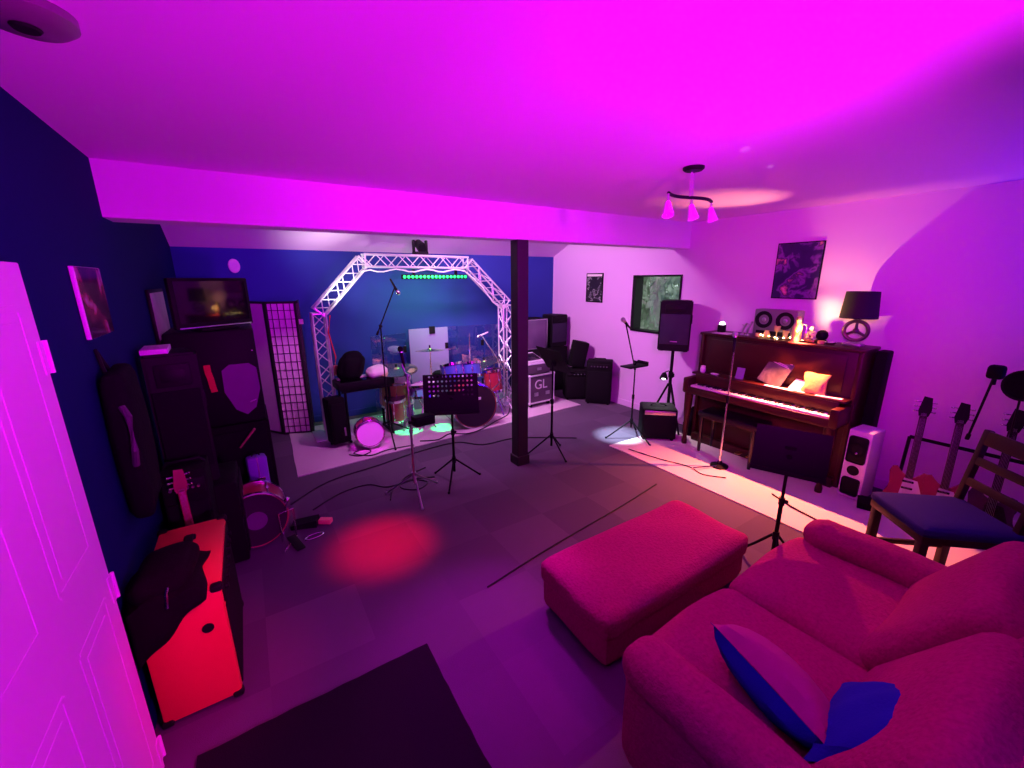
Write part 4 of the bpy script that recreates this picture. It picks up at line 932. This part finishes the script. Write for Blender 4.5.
for y in (-.36, .36):
    MB().tube([(-.20, y, .015), (.18, y, .015)], .012).obj('foot', 'black', gs); MB().tube([(.12, y, .015), (.17, y, .62)], .012).obj('upright', 'black', gs)
MB().tube([(.17, -.36, .62), (.17, .36, .62)], .014).obj('neck_rest', 'jacket', gs); MB().tube([(-.06, -.36, .04), (-.06, .36, .04)], .014).obj('body_rest', 'jacket', gs)
guitar('burgundy guitar in the floor rack, farthest from the camera', (4.20, .80, .06), (math.radians(-12), 0, -PI / 2 + .25), 'guitarred', 'wood', .88)
guitar('second burgundy guitar in the floor rack, beside the boom microphone', (4.20, .60, .06), (math.radians(-12), 0, -PI / 2 + .25), 'guitarred', 'wood', .88)
guitar('dark guitar at the near end of the floor rack', (4.18, .36, .06), (math.radians(-12), 0, -PI / 2 + .15), 'guitardark', 'wood', .90)
mic_stand('slanting boom microphone stand behind the guitars by the right wall', (4.52, .40, 0), 0, .88, ((-.04, .20, .70), (-.20, .135, 1.22)), r=.18, a0=.9)
bm_ = thing('microphone', 'microphone with square black foam cover above the guitars', 'microphone', (4.31, .53, 1.255))
MB().box((0, 0, 0), (.085, .085, .095), bev=.02).obj('foam_cover', 'jacket', bm_); MB().cyl((.01, 0, -.09), (0, 0, -.03), .012).obj('body', 'black', bm_)
pf = thing('pop_filter', 'dark round pop filter on a thin arm at the right edge', 'pop filter', (4.22, .385, 1.20))
Mq = aim((-1, .1, .1)); MB().torus((0, 0, 0), .095, .008, Mq).obj('rim', 'black', pf); MB().lathe([(0, .004), (.095, .004), (.095, -.004), (0, -.004)], M=Mq).obj('mesh', 'jacket', pf); MB().tube([(0, .0, -.10), (.06, .0, -.35), (.26, .01, -.52)], .006).obj('gooseneck', 'black', pf)

# wooden chair with the blue seat
ch = thing('wooden_chair', 'dark wooden chair with a blue cushioned seat behind the sofa', 'chair', (3.42, .47, 0), math.radians(-42))
MB().cushion((0, 0, .475), (.52, .46, .07), .03, (.0, .0, .012), n=8).obj('seat_pad', 'seatblue', ch)
MB().box((0, 0, .425), (.50, .44, .05), bev=.008).obj('seat_frame', 'wood', ch)
for x in (-.22, .22):
    for y in (-.19, .19):
        MB().box((x, y, .21), (.045, .045, .42), bev=.006).obj('leg', 'wood', ch)
for y in (-.19, .19): MB().box((0, y, .16), (.42, .022, .035), bev=.005).obj('stretcher', 'wood', ch)
for y in (-.19, .19): MB().box((.25, y, .70), (.036, .036, .56), (0, .13, 0), bev=.006).obj('back_post', 'wood', ch)
for z, hgt in ((.93, .09), (.78, .05), (.64, .05)): MB().box((.245 + (z - .70) * .13, 0, z), (.022, .40, hgt), (0, .13, 0), bev=.006).obj('back_slat', 'wood', ch)

# ================================================================== orange amp, bag, cabinet, drum on the left floor
oa = thing('combo_amplifier', 'bright orange combo amplifier in the left foreground', 'amplifier', (-.405, 2.30, 0), 0)
MB().box((0, 0, .315), (.29, .66, .59), bev=.012).obj('cabinet', 'orange', oa)
MB().box((.146, 0, .26), (.010, .58, .44), bev=.004).obj('grille', 'grille', oa); p = MB().box((.146, 0, .545), (.010, .60, .08), bev=.003).obj('control_panel', 'plastic', oa)
for k in range(7): MB().cyl((.151, -.24 + .08 * k, .545), (.166, -.24 + .08 * k, .545), .012, n=10).obj('knob', 'black', p)
MB().box((.0, .10, .622), (.035, .17, .014), bev=.006).box((0, .03, .614), (.05, .035, .02), bev=.005).box((0, .17, .614), (.05, .035, .02), bev=.005).obj('handle', 'plastic', oa)
for x in (-1, 1):
    for y in (-1, 1):
        for z in (.025, .605): MB().box((x * .130, y * .318, z), (.045, .040, .032), bev=.010).obj('corner_guard', 'plastic', oa)
MB().cyl((.075, -.333, .43), (.075, -.337, .43), .022).obj('jack_plate', 'plastic', oa)
cv = MB(); n = 16; g = []
for i in range(n + 1):
    row = []
    for j in range(n + 1):
        u, v = i / n, j / n
        x = -.17 + .255 * u + .012 * math.sin(7 * v + 2)
        yy = -.02 - .31 * v * 1.25
        z = .618 + .07 * math.sin(PI * u) * math.sin(PI * min(1, v * 1.1)) + .012 * math.sin(11 * u + 6 * v)
        if yy < -.335: z -= (-.335 - yy) * 2.6 * (1.12 - u); yy = -.338 - .006 * math.sin(9 * u)
        if v > .98: z -= .05 * (1 - u)
        row.append(cv.bm.verts.new((x, yy, z)))
    g.append(row)
for i in range(n):
    for j in range(n): cv.bm.faces.new((g[i][j], g[i + 1][j], g[i + 1][j + 1], g[i][j + 1]))
bg = thing('gig_bag', 'black bag slumped over the near end of the orange amplifier', 'bag', (-.405, 2.30, 0))
o = cv.obj('flap', 'jacket', bg); md = o.modifiers.new('thickness', 'SOLIDIFY'); md.thickness = .012; md.offset = 1
MB().cushion((-.045, -.19, .675), (.20, .26, .10), .045, (.01, .01, .02), wob=.010).obj('body', 'jacket', bg)
MB().tube([(-.02, -.30, .69), (-.03, -.34, .66), (-.035, -.35, .60)], .006).obj('zip_pull', 'chrome', bg)
amp('black amplifier cabinet with a shiny top edge behind the orange amplifier', (-.445, 3.02, 0), .0, .22, .26, .80)
pc = thing('hard_case', 'purple hard case with a silver latch before the left speaker stack', 'case', (-.10, 3.93, 0), .12)
MB().box((0, 0, .225), (.15, .11, .45), bev=.025).obj('shell', 'purplecase', pc); MB().box((.01, -.057, .25), (.06, .008, .03), bev=.003).obj('latch', 'chrome', pc); MB().box((0, 0, .225), (.012, .114, .454), bev=.004).obj('seam_band', 'steel', pc); MB().tube([(-.03, 0, .445), (-.02, 0, .475), (.02, 0, .475), (.03, 0, .445)], .006).obj('handle', 'plastic', pc)
drum('red shelled drum with a dark purple centred head on the left floor', (-.145, 3.34, .215), (.03, -1, .06), .20, .26, 'redshell', 'headclear', 'tilted_bass_drum', (.34, 'headdot'), nl=8)
hp = thing('bass_drum_pedal', 'small chrome drum pedal with a chain beside the tilted drum', 'pedal', (.06, 3.16, 0), .3)
MB().tube([(-.05, .05, .01), (-.05, .05, .24), (.05, .05, .24), (.05, .05, .01)], .007).obj('frame', 'chrome', hp); MB().box((0, -.06, .022), (.06, .18, .012), (.16, 0, 0), bev=.004).obj('footboard', 'black', hp)
MB().tube([(0, .05, .24), (.01, .02, .33)], .006).ball((.01, .02, .34), .022).obj('beater', 'chrome', hp)
MB().torus((.13, -.07, .010), .045, .006, Matrix(((1.4, .3, 0), (-.3, .6, 0), (0, 0, 1)))).obj('spring_loop', 'chrome', hp); MB().tube([(-.10, -.10, .008), (-.03, -.02, .008), (.06, .06, .008)], .007).obj('base_rod', 'chrome', hp)
ef = thing('effects_pedal', 'dark effects pedal with a salmon coloured end on the carpet', 'pedal', (.20, 3.33, 0), -.35)
MB().prism([(-.13, 0), (.06, 0), (.06, .06), (-.13, .035)], -.05, .05, Matrix(((1, 0, 0), (0, 0, 1), (0, 1, 0)))).obj('body', 'plastic', ef, False); MB().box((.115, 0, .022), (.10, .055, .04), (0, 0, -.25), bev=.008).obj('treadle', 'salmon', ef)

# ================================================================== ceiling
cf = thing('ceiling_spotlight', 'ceiling light bar with three bell shaped spotlight shades', 'light', (2.41, 1.71, ZC))
MB().lathe([(0, 0), (.062, 0), (.062, -.012), (.050, -.022), (0, -.024)], n=28).obj('ceiling_plate', 'black', cf)
MB().cyl((-.012, 0, -.02), (-.012, 0, -.165), .006).cyl((.012, 0, -.02), (.012, 0, -.165), .005).obj('stem', 'chrome', cf)
MB().tube([(-.215 + .43 * k / 14, .03 * math.sin(k / 14 * 2 * PI), -.165 - .012 * k / 14) for k in range(15)], .010, 8).obj('bar', 'black', cf)
for x, tl in ((-.215, (-.25, -.30, -1)), (0.01, (.05, -.25, -1)), (.215, (.12, -.2, -1))):
    M_ = aim(tl); c = (x, 0, -.215)
    MB().cyl((x, 0, -.168), (x, 0, -.222), .007).obj('arm', 'chrome', cf)
    MB().lathe([(.010, -.005), (.016, .0), (.020, .022), (.030, .062), (.036, .085), (.033, .085), (.027, .06), (.016, .022), (0, .008)], c, 20, M_).obj('shade', 'whiteplastic', cf)
sd = thing('smoke_alarm', 'round fitting on the ceiling in the upper left corner', 'smoke alarm', (-.36, 1.66, ZC))
MB().lathe([(0, 0), (.10, 0), (.10, -.02), (.08, -.035), (0, -.04)], n=28).obj('housing', 'silver', sd); MB().lathe([(0, -.04), (.03, -.04), (.025, -.046), (0, -.047)]).obj('sensor_cap', 'plastic', sd)

# ================================================================== cables on the floor
def cable(label, pts, r=.006, m='cable', z=None, group=None):
    P_ = [Vector((*p, r + .001)) if len(p) == 2 else Vector(p) for p in pts]; out = []
    for i in range(len(P_) - 1):
        p0, p1, p2, p3 = P_[max(i - 1, 0)], P_[i], P_[i + 1], P_[min(i + 2, len(P_) - 1)]
        for k in range(6):
            t_ = k / 6
            out.append(.5 * ((2 * p1) + (p2 - p0) * t_ + (2 * p0 - 5 * p1 + 4 * p2 - p3) * t_ ** 2 + (3 * p1 - p0 - 3 * p2 + p3) * t_ ** 3))
    out.append(P_[-1]); return single('cable', MB().tube(out, r), m, label, 'cable', group=group)
cable('black cable curving across the carpet in front of the pale stage rug', [(.10, 3.75), (.45, 4.02), (.95, 4.12), (1.4, 4.22), (1.9, 4.24), (2.15, 4.0), (2.6, 3.95), (3.2, 3.55)], .007)
cable('black cable running left from the perforated music stand over the carpet', [(1.35, 3.55), (1.15, 3.62), (.9, 3.60), (.75, 3.75), (.50, 3.72), (.25, 3.55)], .006)
cable('looped black cable at the foot of the chrome legged stand', [(.85, 3.35), (.95, 3.55), (1.15, 3.60), (1.25, 3.48), (1.12, 3.40), (1.0, 3.52), (1.10, 3.70), (1.35, 3.80)], .006)
cable('black cable lying along the carpet seam behind the footstool', [(1.05, 1.95), (1.45, 2.02), (1.95, 2.09), (2.5, 2.16), (3.05, 2.25)], .006)
cable('coiled black cable on the stage rug near the bright small drum', [(.75, 4.55, .017), (.85, 4.45, .017), (.98, 4.52, .017), (.92, 4.62, .017), (.80, 4.56, .017), (.95, 4.40, .017), (1.15, 4.45, .017), (1.45, 4.42, .017)], .006)
cable('black cable winding over the rug before the bass drum', [(1.55, 4.50, .017), (1.75, 4.42, .017), (1.95, 4.52, .017), (2.15, 4.40, .017), (2.4, 4.46, .017), (2.7, 4.62, .017), (2.95, 4.75, .017), (3.15, 5.0, .017)], .007)
cable('black cable trailing from the tray stand onto the cream runner rug', [(3.45, 2.95, .018), (3.52, 2.6, .018), (3.62, 2.3, .018), (3.58, 2.12, .018), (3.7, 1.95, .018)], .005)
cable('dark cable lying across the runner rug beside the near music stand', [(3.75, 1.55, .018), (3.66, 1.35, .018), (3.60, 1.1, .018), (3.52, .92, .018)], .007)
